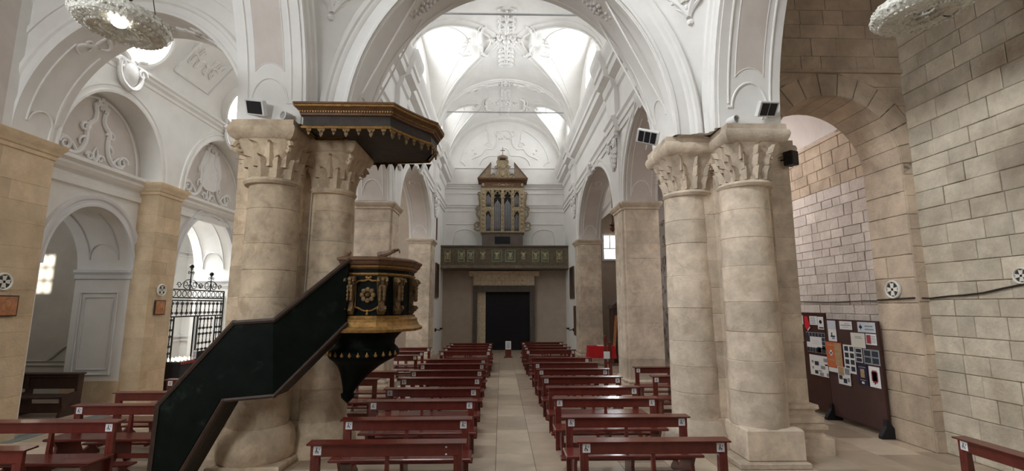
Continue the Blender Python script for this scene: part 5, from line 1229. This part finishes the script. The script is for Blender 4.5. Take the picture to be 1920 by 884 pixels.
tag(MB().tube([(-3.5, 8.26, 5.15), (-3.53, 8.27, 4.2), (-3.54, 8.27, 3.2), (-3.55, 8.27, 2.4)], .010).build('camera_cable', 'cable_white'), 'thin pale cable running down the pier from the camera', 'cable')
pts = [(7.06, 9.05, 2.54), (7.06, 8.25, 2.57), (7.25, 8.12, 2.56)]+[(7.255, 8.1-.3*i, 2.56+.018*i*i**.4+.012*math.sin(i*1.7)) for i in range(1, 15)]
tag(MB().tube(pts, .014).build('wall_cable', 'cable'), 'dark cable strung along the bare right wall below the medallion', 'cable')
tag(MB().tube([(7.46, 9.12+.4*i, 2.52+.012*math.sin(i)) for i in range(13)], .010).build('aisle_cable', 'cable'), 'dark cable on the pale aisle wall above the boards', 'cable')
# ring lamps
def ring_lamp(label, loc, lit, tilt):
    t = thing('ring_lamp', label, 'lamp', loc, 0, 'hanging ring lamps'); t.rotation_euler = (0, tilt, 0)
    mb = MB(); n, q = 48, 10
    P = []
    for i in range(n+1):
        a = 2*PI*i/n; row = []
        for j in range(q+1):
            b = 2*PI*j/q; wob = 1+.07*math.sin(i*2.7+j*1.9)+.05*math.sin(i*5.3)
            R = .33+.225*math.cos(b)*wob; row.append((R*math.cos(a), R*math.sin(a), .155*math.sin(b)*wob))
        P.append(row)
    mb.grid(P); sh = mb.build('shade', 'alabaster', t, True)
    mb = MB()
    for i in range(46):
        for j in range(9):
            a = 2*PI*(i+.5*(j % 2))/46; b = -2.8+.66*j; mb.ball(((.33+.215*math.cos(b))*math.cos(a), (.33+.215*math.cos(b))*math.sin(a), .148*math.sin(b)), .022, .022, .022, 5, 3)
    o = mb.build('glass_beads', 'alabaster', sh, True); o['kind'] = 'stuff'
    mb = MB().lathe([(.03, .1), (.09, .13), (.1, .2), (.05, .26), (.03, .3), (.06, .36), (.07, .46), (.03, .55), (.02, .9)], (0, 0, 0), 14); mb.build('stem', 'old_wood', t, True)
    for k in range(3):
        a = 2*PI*k/3+.4; MB().tube([(.38*math.cos(a), .38*math.sin(a), .06), (.06*math.cos(a), .06*math.sin(a), 1.2)], .006).build('suspension_wire', 'cable', t)
    MB().tube([(0, 0, .9), (0, 0, 2.6)], .008).build('suspension_wire', 'cable', t)
    if lit:
        MB().ball((.24, -.30, -.17), .085, .085, .06, 12, 8).build('bulb', 'bulb', t, True); MB().tube([(.22, -.28, -.14), (.05, -.05, .0), (0, 0, .12)], .012).build('bulb_holder', 'white_plastic', t)
ring_lamp('lit ring-shaped glass lamp hanging at the upper left', (-5.27, 6.0, 6.2), True, .10)
ring_lamp('unlit ring-shaped glass lamp hanging at the upper right', (5.24, 5.5, 6.24), False, -.10)

# ------------------------------------------------------------------ iron gate
gt = thing('iron_gate', 'black wrought-iron gate with scroll bands and ball finials before the chapel', 'gate', (-9.75, 15.4, 0))
def gm(n): return MB()
G0, G1 = -1.33, 1.33                                    # local Y range
fr = lambda u, v: (0, u, v)
def bar(y0, z0, y1, z1, r=.018): return MB().tube([(0, y0, z0), (0, y1, z1)], r, r, 6)
for z in (2.90, 2.66, 2.58, 2.10): bar(G0, z, G1, z, .022).build('rail', 'iron', gt)
for y in (G0, -1.08, -.15, .02, .95, G1): bar(y, 0.15, y, 2.10 if abs(y) < 1.3 else 2.9, .022).build('post', 'iron', gt)
for k in range(11):
    y = G0+.12+k*.241; MB().tube([(0, y+.09*math.cos(a), 2.78+.09*math.sin(a)) for a in [2*PI*i/14 for i in range(15)]], .011, .011, 5).build('ring', 'iron', gt)
def scr(y, z0, z1, w):
    h = z1-z0; return mirror([(spiral(w*.5, z0+h*.2, w*.42, PI, 1.3), .011, .008), (spiral(w*.5, z0+h*.8, w*.42, PI, -1.3), .011, .008), (bez((0, z0+h*.5), (w*.2, z0+h*.35), (w*.1, z0+h*.2), (0, z0)), .011, .009), (bez((0, z0+h*.5), (w*.2, z0+h*.65), (w*.1, z0+h*.8), (0, z1)), .011, .009)])
for k in range(12):
    y = G0+.11+k*.222; mb = MB(); strokes3d(mb, scr(y, 2.12, 2.57, .1), lambda u, v: (0, y+u, v), 5); mb.build('scroll', 'iron', gt)
for y in (-1.2, .17, .36, .55, .74, 1.06, 1.24):
    for z in (.2, .68, 1.16, 1.63):
        mb = MB(); strokes3d(mb, scr(y, z, z+.46, .09), lambda u, v: (0, y+u, v), 5); mb.build('scroll', 'iron', gt)
    bar(y, .15, y, 2.1, .009).build('bar', 'iron', gt)
bar(G0, .18, -1.08, .18).build('rail', 'iron', gt); bar(.02, .18, G1, .18).build('rail', 'iron', gt)
MB().box(.01, .03, .05, .92, .2, 1.0).build('kick_plate', 'iron', gt)
for y, h in ((-.50, .72), (.54, .55)):
    mb = MB(); mb.tube([(0, y, 2.9), (0, y, 2.9+h-.06)], .02, .014); mb.ball((0, y, 2.9+h*.35), .035); mb.ball((0, y, 2.9+h), .065, .065, .065, 10, 7); mb.ball((0, y, 2.9+h-.08), .04, .04, .02)
    strokes3d(mb, mirror([(spiral(.10, h*.72, .06, PI, -1.2), .012, .008), (spiral(.2, .16, .14, PI, 1.4), .016, .01), (bez((.02, .3), (.12, .34), (.3, .28), (.5, .06)), .015, .01), (spiral(.5, .13, .1, 0, 1.3), .013, .008)]), lambda u, v: (0, y+u, 2.9+v), 5)
    mb.build('finial', 'iron', gt, True)
# votive stand, lectern sign, red table and other furniture
t = thing('votive_stand', 'dark votive candle stand glowing before the iron gate', 'candle stand', (-9.18, 13.85, 0))
MB().cbox(-.25, .25, -.32, .32, .82, .9).build('tray', 'black_plastic', t); MB().cbox(-.22, .22, -.28, .28, 0, .82).build('cabinet', 'black_plastic', t)
mb = MB()
for k in range(7): mb.box(.25, .256, -.30+k*.09, -.26+k*.09, .83, .89)
mb.build('striped_edge', 'red_flag', t)
for k in range(4):
    for j in range(3): MB().lathe([(.022, .9), (.022, .97), (.004, 1.0)], (-.15+j*.14, -.22+.15*k, 0), 8).build('candle_light', 'candle_light', t)
sheet('white price card on the votive stand', 14.22, 14.06, .92, 1.16, 'paper', lines(4, .15, .9, .15, .85, 'print_blue'), 'card', -8.95, name='card')
bpy.data.objects['card.001'].rotation_euler = (0, 0, PI) if 'card.001' in bpy.data.objects else (0, 0, 0)
t = thing('side_table', 'small table under a bright red cloth at the far right pier', 'table', (3.95, 20.0, 0))
mb = MB(); mb.loft([[(-.52-d, -.28-d, z), (.52+d, -.28-d, z), (.52+d, .28+d, z), (-.52-d, .28+d, z)] for z, d in ((.30, .05), (.5, .025), (.755, .01), (.77, .0))]); mb.build('cloth', 'red_cloth', t)
for x in (-.46, .46):
    for y in (-.22, .22): MB().cbox(x-.025, x+.025, y-.025, y+.025, 0, .72, .004).build('leg', 'table_wood', t)
MB().cbox(-.15, .1, -.12, .1, .77, .79, .003).build('papers', 'paper', t)
t = thing('sign_stand', 'low wooden stand with a white notice in the middle of the aisle', 'sign', (0.16, 22.8, 0))
MB().cbox(-.14, .14, -.03, .03, 0, .42, .01).build('panel', 'pew_wood', t); MB().cbox(-.2, .2, -.12, .12, 0, .04, .008).build('base', 'pew_wood', t); MB().box(-.13, .13, -.045, -.03, .38, .76).build('notice', 'paper', t)
mb = MB()
for k in range(4): mb.box(-.08, .08, -.047, -.045, .45+k*.07, .475+k*.07)
mb.build('print', 'print_blue', t)
t = thing('pole_stand', 'tall dark wooden pole stand with white card beside the square pier', 'stand', (3.22, 15.75, 0))
MB().cbox(-.04, .04, -.04, .04, 0, 1.45, .008).build('pole', 'pew_wood', t); MB().cbox(.1, .2, -.04, .04, 0, 1.25, .008).build('panel', 'pew_wood', t); MB().cbox(-.16, .24, -.14, .14, 0, .05, .01).build('base', 'pew_wood', t); MB().cbox(-.05, .22, -.02, .02, .55, .62, .004).build('crossbar', 'pew_wood', t)
MB().box(-.07, .13, -.05, -.044, .72, .95).build('card', 'paper', t)
t = thing('confessional', 'dark wooden confessional in the shade of the right aisle', 'confessional', (5.15, 21.0, 0))
MB().cbox(-.5, .5, -.4, .4, .1, 2.3).build('cabinet', 'old_wood', t); MB().cbox(-.56, .56, -.46, .46, 0, .1).build('plinth', 'old_wood', t)
MB().prism([(-.6, 2.3), (.6, 2.3), (.5, 2.45), (0, 2.8), (-.5, 2.45)], -.45, .45, 'xz').build('gable', 'old_wood', t); MB().cbox(-.36, .36, -.43, -.39, .3, 2.0).build('door', 'table_wood', t)
for y in (.42,): pass
MB().prism([(-.62, .2), (-.5, .2), (-.35, 2.0), (-.45, 2.0)], -.5, -.46, 'xz').build('leaning_board', 'picture_wood', t)
t = thing('hanging_lamp', 'small dark sanctuary lamp on a long chain under the second right arch', 'lamp', (3.95, 17.3, 5.25))
MB().tube([(0, 0, .35), (0, 0, 2.35)], .014).build('chain', 'iron', t); MB().lathe([(.02, -.12), (.09, -.06), (.11, .02), (.05, .08), (.13, .14), (.10, .2), (.03, .24), (.02, .36)], (0, 0, 0), 14).build('bowl', 'table_wood', t, True)
def painting(label, x, y0, y1, z0, z1, s, m='painting_dark'):
    t = thing('painting', label, 'painting', (x, (y0+y1)/2, z0), 0, 'dark paintings by the entrance'); h = (y1-y0)/2; H = z1-z0
    MB().box(*sorted((0, -s*.03)), -h+.06, h-.06, .06, H-.06).build('canvas', m, t)
    MB().box(*sorted((0, -s*.06)), -h, -h+.07, 0, H).box(*sorted((0, -s*.06)), h-.07, h, 0, H).box(*sorted((0, -s*.06)), -h+.07, h-.07, 0, .07).box(*sorted((0, -s*.06)), -h+.07, h-.07, H-.07, H).build('frame', 'brown_gilt', t)
painting('dark framed painting on the far right nave wall, upper', 3.41, 23.3, 24.6, 2.75, 4.35, 1); painting('narrow dark panel on the far right nave wall, lower', 3.41, 22.98, 23.4, 1.0, 2.4, 1)
painting('dark framed painting on the far left nave wall', -3.41, 23.3, 24.4, 2.8, 4.5, -1); painting('narrow dark red banner frame high on the far left nave wall', -3.41, 23.1, 23.35, 5.6, 6.8, -1)
for s, lb in ((1, 'right'), (-1, 'left')):
    t = thing('wall_bracket', 'small dark bracket on the far %s nave wall' % lb, 'bracket', (s*3.41, 23.7, 1.25), 0, 'wall brackets')
    MB().cbox(*sorted((0, -s*.05)), -.1, .1, -.1, .06, .005).build('plate', 'iron', t); MB().tube([(-s*.03, 0, 0), (-s*.2, 0, -.04), (-s*.3, 0, .02)], .025, .02).build('arm', 'iron', t); MB().lathe([(.02, 0), (.07, .02), (.08, .08), (.06, .08)], (-s*.3, 0, 0), 12).build('cup', 'iron', t, True)
tag(MB().cbox(-9.25, -8.9, 9.1, 11.3, 0, .012, .003).build('floor_mat', 'floor_green'), 'dark green runner mat on the floor beside the left wall', 'mat')
# sunlight through the small nine-pane window of the left chapel
g = structe('window_10', 'small nine-pane window of the left chapel throwing a sun patch')
for k in range(4): MB().box(-12.40+.1533*k-.016, -12.40+.1533*k+.016, 9.22, 9.25, 4.38, 5.12).build('muntin', 'old_wood', g)
for k in range(4): MB().box(-12.40, -11.94, 9.22, 9.25, 4.38+.2467*k-.02, 4.38+.2467*k+.02).build('muntin', 'old_wood', g)
sd = bpy.data.lights.new('low_sun', 'SPOT'); sd.energy = 30000; sd.spot_size = math.radians(14); sd.shadow_soft_size = .16; sd.color = (1, .95, .84)
so_ = bpy.data.objects.new('low_sun', sd); COL.objects.link(so_); so_.location = (-11.4, 0.5, 8.2); so_.rotation_euler = (Vector((-12.17, 9.25, 4.75))-so_.location).to_track_quat('-Z', 'Y').to_euler()

# ------------------------------------------------------------------ put every thing's origin at its own base
for o in list(COL.objects):
    if o.type == 'EMPTY' and o.parent is None and o.get('kind') != 'structure' and o.location.length < 1e-6 and o.children:
        lo = [1e9]*3; hi = [-1e9]*3
        for c in o.children:
            for v in c.bound_box:
                for k in range(3): lo[k] = min(lo[k], v[k]+c.location[k]); hi[k] = max(hi[k], v[k]+c.location[k])
        b = Vector(((lo[0]+hi[0])/2, (lo[1]+hi[1])/2, lo[2])); o.location = b
        for c in o.children: c.location = c.location-b
